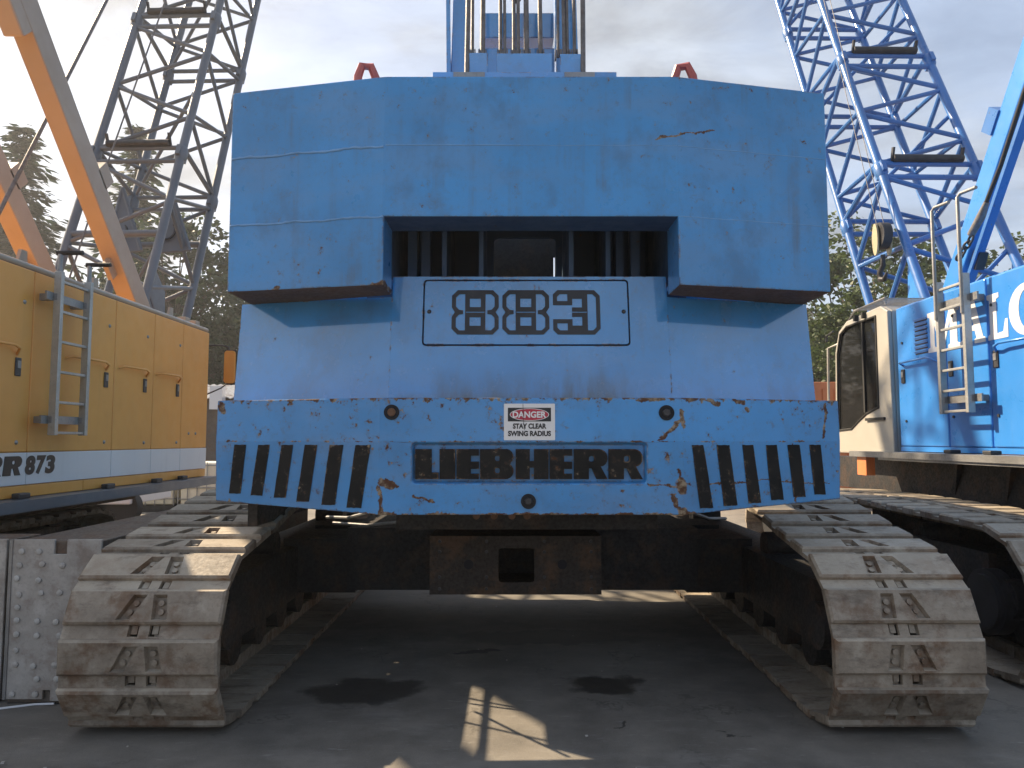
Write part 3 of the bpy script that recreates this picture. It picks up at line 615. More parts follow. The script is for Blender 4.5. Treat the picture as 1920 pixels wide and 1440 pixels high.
# --- rear panel below it (centre and two wings)
def ypan(x, z):      # the panel leans back a little, its wings are swept back
    y = 4.60 if -.745 <= x <= .965 else (4.60 + .26 * (-.745 - x) / 1.03 if x < -.745 else 4.60 + .26 * (x - .965) / .97)
    return y + .165 * (z - 2.51)
def panel():
    mb = MB(); PX0, PX1, PZ0, PZ1 = -.553, .728, 2.195, 2.622
    f = lambda u, v, w: (u, ypan(u, v) + w, v)
    A = rect(-.745, 1.858, .965, 2.642); H = rrect(PX0, PZ0, PX1, PZ1, .022, 3)
    tri = tessellate_polygon([[Vector((u, v, 0)) for u, v in lp] for lp in (A, H)])
    mb.add([f(u, v, 0) for u, v in A + H], [tuple(t) for t in tri]); k = len(H)
    mb.add([f(u, v, 0) for u, v in H] + [f(u, v, .03) for u, v in H], [(i, (i + 1) % k, k + (i + 1) % k, k + i) for i in range(k)] + [tuple(range(k, 2 * k))])
    A2 = [f(u, v, .0) for u, v in A] + [f(u, v, .5) for u, v in A]
    mb.add(A2, [(0, 1, 5, 4), (1, 2, 6, 5), (2, 3, 7, 6), (3, 0, 4, 7), (4, 5, 6, 7)])
    o = mb.build('rear_panel', M['blue'], crane)
    for (xa, xb) in ((-.7453, -1.775), (.9653, 1.935)):
        w = MB(); c = [(x, ypan(x, z), z) for x, z in ((xa, 1.858), (xb, 1.858), (xb, 2.508), (xa, 2.508))]
        w.add(c + [(x, y + (.3 if x == xa else .12), z) for x, y, z in c], [(0, 1, 2, 3), (4, 5, 6, 7), (0, 1, 5, 4), (3, 2, 6, 7), (1, 2, 6, 5), (0, 3, 7, 4)]); w.build('rear_panel_wing', M['blue'], crane)
    gp = MB().prism(rrect(PX0 + .002, PZ0 + .002, PX1 - .002, PZ1 - .002, .02, 3), [], lambda u, v, w: (u, ypan(u, v) + .014 + w, v), 0, .01).build('plate_gap', M['groove'], o)
    g_ = .0095
    pl = MB().prism(rrect(PX0 + g_, PZ0 + g_, PX1 - g_, PZ1 - g_, .018, 3), [], lambda u, v, w: (u, ypan(u, v) - .004 + w, v), 0, .02).build('number_plate', M['blue'], crane, bevel=.002, seg=1)
    pl['label'] = 'bolted cover plate carrying the number 883'
    # digits, drawn in a 272 x 264 grid with y down
    E8 = [(34, 0), (238, 0), (272, 34), (272, 104), (254, 132), (272, 160), (272, 230), (238, 264), (34, 264), (0, 230), (0, 160), (18, 132), (0, 104), (0, 34)]
    LB = [(24, 44), (44, 24), (77, 24), (77, 240), (44, 240), (24, 220), (24, 166), (42, 146), (66, 143), (66, 121), (42, 118), (24, 98)]
    RB = [(272 - u, v) for u, v in LB]
    H8 = [LB, RB, rect(104, 51, 168, 102), rect(104, 162, 168, 213), rect(82, 129, 190, 135)]
    O3 = [(0, 88), (0, 26), (26, 0), (240, 0), (273, 34), (273, 230), (240, 264), (26, 264), (0, 238), (0, 176), (108, 176), (108, 236), (192, 236), (192, 136), (108, 136), (108, 128), (192, 128), (192, 28), (108, 28), (108, 88)]
    H3 = [[(22, 68), (22, 38), (38, 22), (84, 22), (84, 68)], [(198, 22), (228, 22), (251, 44), (251, 220), (228, 242), (198, 242)], [(22, 196), (22, 226), (38, 242), (84, 242), (84, 196)]]
    I3 = [[(114, 30), (192, 30), (192, 122), (114, 122), (114, 102), (164, 102), (164, 54), (114, 54)]]
    sc = (.919) / 860; X0, Zt = -.373, 2.552
    T = lambda lp, dx: [(X0 + (u + dx) * sc, Zt - v * sc * 1.01) for u, v in lp]
    ff = lambda u, v, w: (u, ypan(u, v) - .008 + w, v)
    for dx in (0, 293): MB().prism(T(E8, dx), [T(h, dx) for h in H8], ff, 0, .01).build('digit', M['charcoal'], pl)
    # the three: outline, then the inner bracket
    O3 = [(0, 90), (0, 26), (26, 0), (240, 0), (273, 34), (273, 230), (240, 264), (26, 264), (0, 238), (0, 174), (112, 174), (112, 212), (168, 212), (168, 160), (110, 160), (110, 135), (196, 135), (196, 129), (110, 129), (110, 104), (168, 104), (168, 52), (112, 52), (112, 90)]
    H3 = [[(24, 66), (24, 40), (40, 24), (84, 24), (84, 66)], [(200, 24), (230, 24), (250, 44), (250, 220), (230, 240), (200, 240)], [(24, 198), (24, 224), (40, 240), (84, 240), (84, 198)]]
    MB().prism(T(O3, 587), [T(h, 587) for h in H3], ff, 0, .01).build('digit', M['charcoal'], pl)
    for x in (-.513, .692):
        yc = ypan(x, 2.413)
        MB().tube([(x, yc - .014, 2.413), (x, yc - .010, 2.413), (x, yc - .002, 2.413)], [.008, .012, .014], 10).build('plate_bolt', M['darksteel'], pl, smooth=30)
panel()
# --- inside of the opening
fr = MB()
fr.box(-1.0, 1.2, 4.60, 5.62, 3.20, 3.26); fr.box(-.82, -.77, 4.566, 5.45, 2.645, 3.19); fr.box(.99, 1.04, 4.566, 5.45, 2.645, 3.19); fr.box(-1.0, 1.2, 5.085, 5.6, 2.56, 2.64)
fr.build('counterweight_frame', M['grimyshadeblue'], crane)
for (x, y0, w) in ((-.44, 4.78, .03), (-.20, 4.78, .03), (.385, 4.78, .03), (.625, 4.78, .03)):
    MB().box(x - w / 2, x + w / 2, y0, 5.45, 2.645, 3.195).build('frame_web', M['grimyshadeblue'], crane)
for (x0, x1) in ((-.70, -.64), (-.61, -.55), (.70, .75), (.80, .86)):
    MB().box(x0, x1, 4.95, 5.05, 2.645, 3.10).build('hinge_post', M['grimyshadeblue'], crane)
MB().prism(rect(-.93, 2.645, 1.13, 3.19), [rrect(-.135, 2.80, .325, 3.12, .03, 3)], lambda u, v, w: (u, 5.46 + w, v), 0, .03).build('back_plate', M['grimyshadeblue'], crane)
MB().box(-.6, .335, 5.95, 6.0, 2.3, 3.6).build('winch_guard', M['frame'], crane); MB().box(.349, 1.0, 5.95, 6.0, 2.3, 3.6).build('winch_guard', M['frame'], crane)
MB().box(.30, .38, 5.94, 5.948, 3.09, 3.6).build('winch_guard_cap', M['frame'], crane)
MB().cyl((.1, 5.75, 2.72), (1, 0, 0), .12, 1.2, 24).build('winch_drum', M['rope'], crane, smooth=40)
# --- machine behind the counterweight
MB().box(-.78, .98, 5.08, 8.3, 1.02, 1.850).build('main_frame', M['frame'], crane)
for (x0, x1) in ((-1.62, -.55), (.95, 1.83)): MB().box(x0, x1, 6.35, 8.6, 1.32, 3.1).build('machine_house', M['blue'], crane)
for (x0, x1, zb) in ((-1.62, -1.0, 1.80), (1.2, 1.83, 1.93)): MB().box(x0, x1, 5.25, 6.33, zb, 3.05).build('tank', M['blue'], crane)
MB().cyl((.105, 7.3, .95), (0, 0, 1), .95, .16, 40).build('slewing_ring', M['frame'], crane, smooth=40)
rail = MB(); rail.tube([(-1.70, 4.87, 1.545), (-1.70, 6.35, 1.545)], .02, 8)
for y in (5.35, 5.75): rail.tube([(-1.70, y, 1.30), (-1.64, y, 1.82)], .012, 6)
MB().box(-1.66, -1.60, 4.74, 6.34, 1.08, 1.335).build('sun_block_board', M['frame'], crane)  # added board, blocks low sun to trim the patch of light on the ground
rail.build('catwalk_rail', M['galv'], crane, smooth=40, weld=0)
# --- carbody
cb = MB(); cb.box(-1.35, 1.52, 6.2, 7.9, .40, .90); cb.box(-1.9, -1.3, 6.3, 7.0, .36, .80); cb.box(1.45, 2.0, 6.3, 7.0, .36, .80); cb.box(-1.9, -1.3, 7.3, 7.9, .36, .80); cb.box(1.45, 2.0, 7.3, 7.9, .36, .80)
cb.build('carbody', M['frame'], crane, weld=0)
bx = MB(); bx.prism(rect(-.598, .505, .648, .923), [rrect(-.097, .592, .162, .835, .02, 3)], lambda u, v, w: (u, 5.5 + w, v), 0, .05)
bx.box(-.598, -.56, 5.55, 6.2, .505, .923); bx.box(.61, .648, 5.55, 6.2, .505, .923); bx.box(-.559, .609, 5.55, 6.2, .505, .54); bx.box(-.559, .609, 5.55, 6.2, .89, .923)
axb = bx.build('axle_box', M['rustbox'], crane, weld=0); axb['label'] = 'brown steel box beam with a square hole'
for sx in (-1, 1):
    MB().cyl((.025 + sx * .34, 5.5, .72), (0, 1, 0), .035, .006, 18).build('pin_hole', M['groove'], axb, smooth=30)
    for dx in (.21, .55):
        for z in (.545, .63, .81, .885): MB().cyl((.025 + sx * dx, 5.497, z), (0, 1, 0), .012, .012, 8).build('bolt', M['darksteel'], axb)
for (p, q_) in (((-1.3, 5.3, 1.08), (-.88, 4.72, 1.17)), ((-1.28, 5.4, 1.03), (-.75, 5.2, 1.06)), ((1.12, 4.72, 1.17), (1.5, 5.3, 1.07))):
    MB().tube([p, ((p[0] + q_[0]) / 2, (p[1] + q_[1]) / 2, (p[2] + q_[2]) / 2 - .02), q_], .011, 6).build('hydraulic_pipe', M['galv'], crane, smooth=60)
# --- gantry foot and ropes on top
k = .00335
def gx(px): return -.283 + (px - 875) * k
def gz(py): return 3.86 + (131 - py) * k
bp = MB(); bp.box(gx(815), gx(1150), 4.40, 4.62, 3.759, gz(131)); gb = bp.build('gantry_base_plate', M['blue'], crane, bevel=.004)
for (a, b_) in ((853, 910), (1055, 1110)): MB().box(gx(a), gx(b_), 4.392, 4.41, 3.775, gz(131) - .005).build('clamp_plate', M['galv'], crane)
for (a, b_, t) in ((877, 915, 85), (931, 1034, 86), (1048, 1089, 87)):
    mb = MB(); mb.box(gx(a), gx(b_), 4.46, 4.62, gz(131), gz(t)); mb.build('rope_anchor', M['blue'], crane, bevel=.006)
    n = max(2, int((b_ - a) / 22))
mast = [(844, 868), (1050, 1086)]
for (a, b_) in mast:
    lean = 1 if a < 960 else -1
    MB().bar(((gx(a) + gx(b_)) / 2 - .01 * lean, 4.86, 3.76), ((gx(a) + gx(b_)) / 2 + .0, 5.9, 8.6), gx(b_) - gx(a) + .03, .16).build('mast_leg', M['blue'], crane, bevel=.006)
MB().bar((gx(838) - .01, 4.8, 3.86), (gx(833) - .07, 5.3, 6.6), .028, .05).build('mast_strut', M['blue'], crane)
MB().box(gx(893), gx(1046), 4.98, 5.14, 4.40, 4.58).build('mast_cross_beam', M['blue'], crane, bevel=.006)
MB().box(gx(893), gx(1046), 4.90, 4.94, 4.08, 4.28).build('mast_panel', M['blue'], crane)
MB().tube([(gx(900), 5.1, 4.78), (gx(935), 5.1, 4.84), (gx(975), 5.1, 4.74)], .03, 6).build('sheave_bracket', M['darksteel'], crane, smooth=40)
ropes = [(876, 3.80, .016), (885, 4.02, .011), (904, 4.02, .017), (938, 4.02, .012), (946, 4.02, .010), (963, 4.02, .012), (971, 4.02, .012), (987, 4.02, .017), (1013, 4.02, .015), (1046, 4.02, .009), (1058, 4.02, .013), (1064, 4.02, .009), (1077, 4.02, .012), (1090, 3.80, .016)]
for i, (px, zb, r) in enumerate(ropes):
    x = gx(px); dx = (x - .105) * random.uniform(-.05, .12) + random.uniform(-.03, .03); yb = 4.44 if zb < 4 else 4.53
    rp = MB().tube([(x, yb, zb + .0), (x + dx, yb + .55, zb + 4.2)], r, 7).build('pendant_rope', M['rope'], crane, smooth=60)
    if zb > 4:
        for s_ in (-1, 1):
            MB().bar((x + s_ * (r + .007), 4.53, gz(88)), (x + s_ * (r + .005), 4.545, gz(68)), .008, .03).build('rope_clevis', M['rope'], rp)

# ================================================================ LATTICE BOOM
def lattice(root, o, d, Wv, Nv, t0, t1, joints, mt, rc, rl, nd, label):
    o, d, Wv, Nv = Vector(o), Vector(d), Vector(Wv), Vector(Nv)
    P = lambda iw, ih, t: o + Wv * iw + Nv * ih + d * t
    part = MB().tube([P(-.04, .5, t0 - .1), P(1.04, .5, t0 - .1)], rc * 1.6, 14).build('lattice_boom', mt, root, smooth=40); part['label'] = label
    for t in joints:
        for iw in (0, 1):
            for ih in (0, 1):
                jb = MB(); jb.tube([P(iw, ih, t - .13), P(iw, ih, t - .06), P(iw, ih, t + .06), P(iw, ih, t + .13)], [rc * 1.05, rc * 1.45, rc * 1.45, rc * 1.05], 10)
                jb.obox(P(iw, ih, t), Wv.normalized() * rc * .5, Nv.normalized() * rc * 1.9, d * .09)
                jb.build('joint_sleeve', mt, part, smooth=40, weld=0)
    for iw in (0, 1):
        for ih in (0, 1): MB().tube([P(iw, ih, t0), P(iw, ih, t1)], rc, 12).build('chord', mt, part, smooth=40)
    ts = [t0] + joints + [t1]
    faces = [((0, 0), (1, 0)), ((0, 1), (1, 1)), ((0, 0), (0, 1)), ((1, 0), (1, 1))]
    for fi, (A, B) in enumerate(faces):
        for ta, tb in zip(ts, ts[1:]):
            n = nd if tb - ta > 1.8 else max(2, int(nd * (tb - ta) / 2.6))
            g_ = .10; st = (tb - ta - 2 * g_) / n
            for i in range(n):
                a = ta + g_ + st * i + .03; b_ = a + st - .06
                p, q_ = (A, B) if (i + fi) % 2 == 0 else (B, A)
                MB().tube([P(*p, a), P(*q_, b_)], rl, 8).build('lacing_bar', mt, part, smooth=40)
            # inner diagonal of each section
            if fi == 2:
                MB().tube([P(0, 1, ta + .15), P(1, 0, ta + (tb - ta) * .5)], rl * .9, 8).build('lacing_bar', mt, part, smooth=40)
        for t in joints:
            for dt in (-.13, .13):
                if fi < 2 or dt > 0: MB().tube([P(*A, t + dt), P(*B, t + dt)], rl * 1.15, 8).build('cross_bar', mt, part, smooth=40)
    # roller bars with their arms between the near chords
    for t in joints:
        e = Nv.normalized() * -.07
        a, b_ = P(.14, 0, t + .17) + e, P(.86, 0, t + .17) + e
        MB().tube([a, b_], rl * 1.55, 10).build('roller', M['darksteel'], part, smooth=40)
        for iw in (.14, .86): MB().bar(P(iw, 0, t + .13), P(iw, 0, t + .30) + e * 2.2, .03, .05).build('roller_bracket', M['darksteel'], part)
    return part, P

# ================================================================ RIGHT CRANE (bright blue, MALC...)
XB = 4.2
rc_ = thing('crawler_crane', 'bright blue lattice boom crane with white MALC lettering, ladder and white cab', 'crane', (5.97, 7, 0))
PB = track_path(5.32, 10.2, .525, .5, [(5.6, 1.052), (6.2, 1.06), (7.4, 1.075), (8.6, 1.06), (9.8, 1.0)])
make_track(rc_, 3.3, 4.2, PB, -1, .3, lab='crawler track with sunlit top below the white cab')
make_track(rc_, 7.74, 8.64, PB, 1, .1)
ub = MB(); ub.box(4.3, 7.6, 6.0, 9.0, .42, .95); ub.build('carbody', M['frame'], rc_)
ub = MB(); ub.box(4.45, 7.4, 4.6, 10.6, 1.0, 1.40); ub.build('main_frame', M['frame'], rc_)
for (y, w) in ((5.6, .05), (6.6, .04), (7.4, .06)): MB().bar((4.40, y, 1.40), (4.5, y + .25, .97), .05, w).build('deck_strut', M['frame'], rc_)
house = MB().box(XB + .02, 7.72, 4.2, 8.1, 1.52, 3.075).build('machine_house', M['bright'], rc_, bevel=.05, seg=3)
for (y0, y1) in ((4.3, 6.535), (6.545, 7.182), (7.192, 8.095)):
    pnl = MB().box(XB, XB + .05, y0 + .004, y1 - .004, 1.555, 3.05).build('door_panel', M['bright'], rc_, bevel=.012, seg=2)
MB().box(XB + .005, XB + .05, 4.25, 8.1, 1.50, 1.55).build('sill_strip', M['bright'], rc_)
MB().box(XB + .16, XB + .4, 8.1, 8.19, 1.5, 3.06).build('corner_post', M['bright'], rc_)
# walkway edge
wk = MB(); wk.box(3.98, 4.3, 4.2, 8.85, 1.43, 1.492); wk.box(4.0, 4.3, 4.2, 8.2, 1.405, 1.43); wk.build('walkway', M['galv'], rc_, weld=0)
for y in (7.0, 6.42): MB().box(4.06, 4.16, y - .06, y + .06, 1.493, 1.53).build('walkway_clamp', M['darksteel'], rc_, bevel=.01)
MB().box(4.02, 4.12, 8.52, 8.74, 1.22, 1.428).build('step_bracket', M['orange'], rc_)
def onright(d0): return lambda u, v, w: (XB - d0 + w, u, v)
# louvres
for i in range(8):
    z = 2.50 + i * .0475
    MB().prism(rect(7.49, z, 7.72, z + .02), [], onright(.003), 0, .006).build('louvre_slot', M['groove'], rc_)
    MB().bar((XB - .008, 7.49, z + .024), (XB - .008, 7.72, z + .024), .022, .008, up=(.6, 0, -1)).build('louvre_blade', M['bright'], rc_)
# letters (u runs towards the camera = left to right for the reader)
def letterM(ch):
    if ch == 'M': return [(0, 0), (34, 0), (34, 10), (26, 13), (26, 66), (50, 0), (58, 0), (84, 68), (84, 13), (76, 10), (76, 0), (118, 0), (118, 10), (109, 13), (109, 87), (118, 90), (118, 100), (84, 100), (60, 38), (36, 100), (0, 100), (0, 90), (9, 87), (9, 13), (0, 10)], []
    if ch == 'A': return [(0, 0), (32, 0), (32, 10), (25, 12), (31, 30), (60, 30), (66, 12), (58, 10), (58, 0), (100, 0), (100, 10), (92, 13), (62, 100), (38, 100), (9, 13), (0, 10)], [[(35, 42), (56, 42), (45.5, 74)]]
    if ch == 'L': return [(0, 0), (86, 0), (86, 40), (76, 40), (66, 14), (40, 12), (40, 87), (52, 90), (52, 100), (0, 100), (0, 90), (10, 87), (10, 13), (0, 10)], []
    if ch == 'C': return arc(50, 50, 50, 38, 322, 26, 54) + arc(54, 50, 26, 318, 42, 20, 42), []
for (ch, u0, u1) in (('M', 7.478, 6.945), ('A', 6.94, 6.572), ('L', 6.53, 6.265), ('C', 6.245, 5.86)):
    o_, hs = letterM(ch); mxw = max(u for u, _ in o_)
    z0, hz = 2.492, .40
    tr = lambda lp: [(u0 + (u1 - u0) * u / mxw, z0 + hz * v / 100) for u, v in lp]
    MB().prism(tr(o_), [tr(h) for h in hs], onright(.003), 0, .006).build('side_letter', M['whitestripe'], rc_)
for (y, z) in ((7.05, 2.80), (6.47, 2.80), (7.98, 2.66), (7.95, 1.82), (7.1, 1.84), (6.44, 1.83)): MB().cyl((XB - .004, y, z), (1, 0, 0), .014, .012, 10).build('panel_screw', M['darksteel'], rc_)
def grab(root, X, s, y0, y1, z, m):
    pts = [(X, y0, z - .02), (X + s * .05, y0 + .03 * (1 if y1 > y0 else -1), z), (X + s * .06, y1 - .12 * (1 if y1 > y0 else -1), z + .005), (X + s * .055, y1 - .05 * (1 if y1 > y0 else -1), z - .015), (X, y1, z - .06)]
    MB().tube(pts, .012, 8).build('grab_handle', m, root, smooth=60)
def latch(root, X, s, y, z):
    l_ = MB().box(min(X, X + s * .012), max(X, X + s * .012), y - .035, y + .035, z - .075, z + .075).build('door_latch', M['darksteel'], root, bevel=.006)
    MB().box(min(X + s * .012, X + s * .018), max(X + s * .012, X + s * .018), y - .02, y + .02, z - .01, z + .05).build('latch_lever', M['galv'], l_)
grab(rc_, XB, -1, 7.99, 7.31, 2.44, M['bright']); grab(rc_, XB, -1, 5.9, 6.43, 2.44, M['bright'])
for (y, z) in ((7.98, 2.30), (7.11, 2.30), (6.44, 2.32)): latch(rc_, XB, -1, y, z)
# ladder
def ladder(root, X, s, y0, y1, z0, z1, hand, n, m, ztop, hy):
    """two rails at y0, y1 standing off the panel at X; s = outward side"""
    mb = MB(); xa = X + s * .15
    for y in (y0, y1): mb.box(xa - .032, xa + .032, y - .022, y + .022, z0, z1)
    part = mb.build('ladder', m, root, bevel=.004, weld=0)
    for i in range(n):
        z = z0 + .02 + (z1 - z0 - .1) * i / (n - 1)
        MB().bar((xa, min(y0, y1) + .023, z), (xa, max(y0, y1) - .023, z), .034, .022).build('rung', m, part, bevel=.003)
    for z in (z0 + .13, z1 - .22):
        mb = MB(); mb.box(min(xa, X), max(xa, X), y0 - .024, y0 + .024, z - .028, z + .028); mb.box(min(xa, X), max(xa, X), y1 - .024, y1 + .024, z - .028, z + .028)
        a, b_ = sorted((y0, y1)); mb.box(xa - s * .035 - .008, xa - s * .035 + .008, a - .12, b_ + .12, z - .034, z + .034)
        mb.build('ladder_bracket', M['galv'], part, weld=0)
    for y in (y0, y1):
        if s > 0:
            MB().tube([(xa, y, z1), (xa, y, ztop)], .02, 8).build('handrail', M['galv'], part, smooth=50)
            MB().tube([(xa - .03, y, ztop + .012), (xa + .19, y, ztop + .012)], .02, 8).build('hand_grip', M['rubber'], part, smooth=50)
            continue
        MB().tube([(xa + s * .035, y, hand), (xa + s * .035, y, ztop), (xa + s * .02, y + hy * .03, ztop + .03), (xa - s * .0, y + hy * .22, ztop + .02)], .017, 8).build('handrail', M['galv'], part, smooth=50)
    return part
ladder(rc_, XB, -1, 7.0, 6.59, 1.862, 3.11, 2.75, 7, M['alu'], 3.80, -1)
# cab: white shell from a side outline, with glazing
def cab(root):
    X0, X1 = XB - .02, 5.15
    out = [(8.20, 1.46), (9.62, 1.46), (9.66, 1.75), (9.60, 2.75), (9.48, 3.0), (9.25, 3.10), (8.40, 3.14), (8.24, 3.06)]
    win = [(8.50, 1.99), (8.80, 1.93), (9.02, 1.84), (9.20, 1.755), (9.58, 1.74), (9.53, 2.72), (9.43, 2.96), (9.25, 3.03), (8.50, 3.04)]
    mb = MB(); f = lambda u, v, w: (X0 + w, u, v)
    mb.prism(out, [win], f, 0, .05); mb.prism(out, [win], f, X1 - X0 - .05, X1 - X0)
    # roof, rear, floor strips between the two side frames
    for (a, b_) in ((5, 6), (6, 7), (7, 0), (0, 1), (1, 2)):
        (u0, v0), (u1, v1) = out[a], out[b_]; nrm = Vector((0, v1 - v0, -(u1 - u0))).normalized() * -.03
        mb.add([(x, u + q_[1], v + q_[2]) for x in (X0 + .052, X1 - .052) for (u, v) in ((u0, v0), (u1, v1)) for q_ in ((0, 0, 0), tuple(nrm))], [(0, 2, 6, 4), (1, 5, 7, 3), (0, 1, 3, 2), (4, 6, 7, 5), (0, 4, 5, 1), (2, 3, 7, 6)])
    part = mb.build('cab', M['whitecab'], root, bevel=.012, seg=2, weld=0); part['label'] = 'cream white cab with tinted side windows'
    MB().prism(win, [], f, .018, .026).build('side_window', M['glass'], part)
    MB().prism(win, [], f, X1 - X0 - .03, X1 - X0 - .024).build('side_window', M['glass'], part)
    MB().box(X0 - .004, X0 + .03, 8.83, 8.865, 1.94, 3.03).build('window_post', M['rubber'], part)
    fr_ = MB(); k = len(win)
    for i in range(k): fr_.tube([f(*win[i], -.002), f(*win[(i + 1) % k], -.002)], .013, 6)
    fr_.build('window_seal', M['rubber'], part, weld=0)
    MB().add([(X0 + .06, 9.66, 1.76), (X1 - .06, 9.66, 1.76), (X1 - .06, 9.60, 2.75), (X0 + .06, 9.60, 2.75), (X1 - .06, 9.48, 3.0), (X0 + .06, 9.48, 3.0)], [(0, 1, 2, 3), (3, 2, 4, 5)]).build('windscreen', M['glass'], part)
    MB().bar((X0 - .014, 8.36, 1.86), (X0 - .014, 8.80, 1.86), .02, .032).build('door_handle', M['rubber'], part)
    st = MB(); st.box(4.45, 4.95, 8.45, 8.95, 1.5, 1.95); st.box(4.45, 4.95, 8.42, 8.56, 1.95, 2.6); st.build('seat', M['rubber'], part, bevel=.05, seg=3, weld=0)
    MB().tube([(4.5, 9.15, 1.5), (4.5, 9.2, 2.05), (4.5, 9.15, 2.2)], .02, 8).build('control_lever', M['rubber'], part)
    # roof guard and hand rails
    gr = MB()
    for u in (X0 + .08, X1 - .1): gr.tube([(u, 8.42, 3.16), (u, 8.42, 3.24), (u, 9.2, 3.22), (u, 9.62, 2.98)], .012, 6)
    for i in range(9): y = 8.45 + i * .095; gr.tube([(X0 + .08, y, 3.235), (X1 - .1, y, 3.235)], .008, 6)
    gr.build('roof_guard', M['galv'], part, weld=0)
    MB().tube([(X0 + .05, 9.63, 2.86), (X0 - .03, 9.74, 2.82), (X0 - .03, 9.78, 2.1), (X0 + .03, 9.66, 2.05)], .016, 8).build('grab_rail', M['whitecab'], part, smooth=60)
    for y in (8.75, 8.95): MB().obox((X0 - .02, y, 3.09), (.025, 0, 0), (0, .02, 0), (0, 0, .035)).build('window_hinge', M['rubber'], part)
    MB().tube([(X0 - .02, 9.6, 3.02), (X0 - .05, 9.72, 2.98), (X0 - .05, 9.74, 2.9)], .014, 6).build('mirror_arm', M['darksteel'], part)
cab(rc_)
# boom
oR, dR, wR, nR = (5.277, 8.530, 1.62), (-.0069, .4338, .9010), (1.390, .0222, 0), (-.0173, 1.081, -.5207)
bR, PR = lattice(rc_, oR, dR, wR, nR, 1.45, 11.6, [4.25, 6.65, 9.05], M['brightboom'], .062, .036, 4, 'blue lattice boom with roller bars')
for iw in (0, 1):
    mb = MB(); a, b_, c, d_ = PR(iw, 0, 1.3), PR(iw, 0, 2.75), PR(iw, .48, 1.75), PR(iw, .60, 1.05)
    th = Vector(wR).normalized() * .02
    mb.add([p + s_ * th for s_ in (-1, 1) for p in (a, b_, c, d_)], [(0, 1, 2, 3), (4, 7, 6, 5), (0, 4, 5, 1), (1, 5, 6, 2), (2, 6, 7, 3), (3, 7, 4, 0)]); mb.build('foot_gusset', M['bright'], bR)
for ih in (0, 1): MB().tube([PR(0, ih, 1.9), PR(1, ih, 1.9)], .05, 10).build('cross_bar', M['brightboom'], bR, smooth=40)
# A-frame legs
for X, nm in ((5.25, 1), (6.7, 1)):
    p, q_ = Vector((X, 8.98, 3.0)), Vector((X, 5.75, 7.55)); d_ = (q_ - p).normalized()
    MB().bar(p, q_, .20, .26).build('gantry_leg', M['bright'], rc_, bevel=.012)
    MB().bar(p + Vector((-.04, -.19, -.14)), q_ + Vector((-.04, -.19, -.14)), .09, .05).build('gantry_leg_rib', M['brightboom'], rc_)
    c = p + d_ * 2.35 + Vector((-.02, .17, .12)); MB().obox(c, (.10, 0, 0), tuple(d_ * .13), tuple(d_.cross(Vector((1, 0, 0))) * .09)).build('gantry_bracket', M['brightboom'], rc_)
MB().tube([(4.98, 6.2, 6.2), (5.0, 6.75, 5.42), (5.0, 7.06, 5.0), (5.0, 7.45, 4.42), (5.0, 7.75, 4.07)], .022, 8).build('pendant_cable', M['rubber'], rc_, smooth=60)
MB().tube([(5.0, 7.70, 4.12), (5.0, 7.80, 4.0), (5.0, 7.99, 3.85)], [.028, .045, .04], 8).build('cable_socket', M['rope'], rc_, smooth=60)
for i in range(4):
    c = Vector((5.0 + .0 * i, 8.0 + .07 * i, 3.80 - .045 * i)); mb = MB(); n = 12
    a1, a2 = (Vector((1, 0, 0)), Vector((0, .6, -.5)).normalized()) if i % 2 else (Vector((0, .5, .6)).normalized(), Vector((0, .6, -.5)).normalized())
    mb.tube([c + a1 * .032 * math.cos(2 * math.pi * j / n) + a2 * .055 * math.sin(2 * math.pi * j / n) for j in range(n + 1)], .014, 6); mb.build('chain_link', M['darksteel'], rc_, smooth=60)
MB().bar((5.24, 8.3, 3.55), (5.24, 8.2, 3.72), .10, .12).build('chain_anchor', M['darksteel'], rc_)
# idler hub plate of the near track
hub = MB(); hub.cyl((3.44, 5.45, .47), (1, 0, 0), .23, .10, 32); hub.cyl((3.38, 5.45, .47), (1, 0, 0), .19, .04, 32); hub.build('idler_hub', M['darksteel'], rc_, smooth=40, weld=0)
MB().box(3.46, 3.52, 5.5, 9.2, .30, .80).build('track_guard', M['frame'], rc_)
# hook block hanging inside the boom
M['hookpaint'] = paint('pale hook block paint', (.46, .39, .24), .5, dirt=.5)
hk = thing('hook_block', 'pale yellow hook block hanging inside the blue lattice boom', 'hook block', (5.02, 9.95, 4.05))
for dx in (-.09, .09):
    hp = [(.075 * math.cos(R(a)), .22 * math.sin(R(a))) for a in range(0, 360, 20)]
    MB().prism([(9.95 + u, 4.33 + v) for u, v in hp], [], lambda u, v, w, dx=dx: (5.02 + dx + w, u, v), -.012, .012).build('side_plate', M['hookpaint'], hk)
MB().cyl((5.02, 9.95, 4.38), (1, 0, 0), .18, .12, 24).build('sheave', M['darksteel'], hk, smooth=40)
MB().tube([(5.02, 9.95, 4.12), (5.02, 9.95, 3.98), (5.02, 10.05, 3.90), (5.02, 10.03, 3.80), (5.02, 9.93, 3.78), (5.02, 9.86, 3.86)], [.03, .035, .04, .045, .035, .015], 8).build('hook', M['darksteel'], hk, smooth=60)
for dx in (-.05, .05): MB().tube([(5.02 + dx, 9.95, 4.45), (5.05 + dx, 11.6, 9.0)], .005, 6).build('hoist_rope', M['rope'], hk)

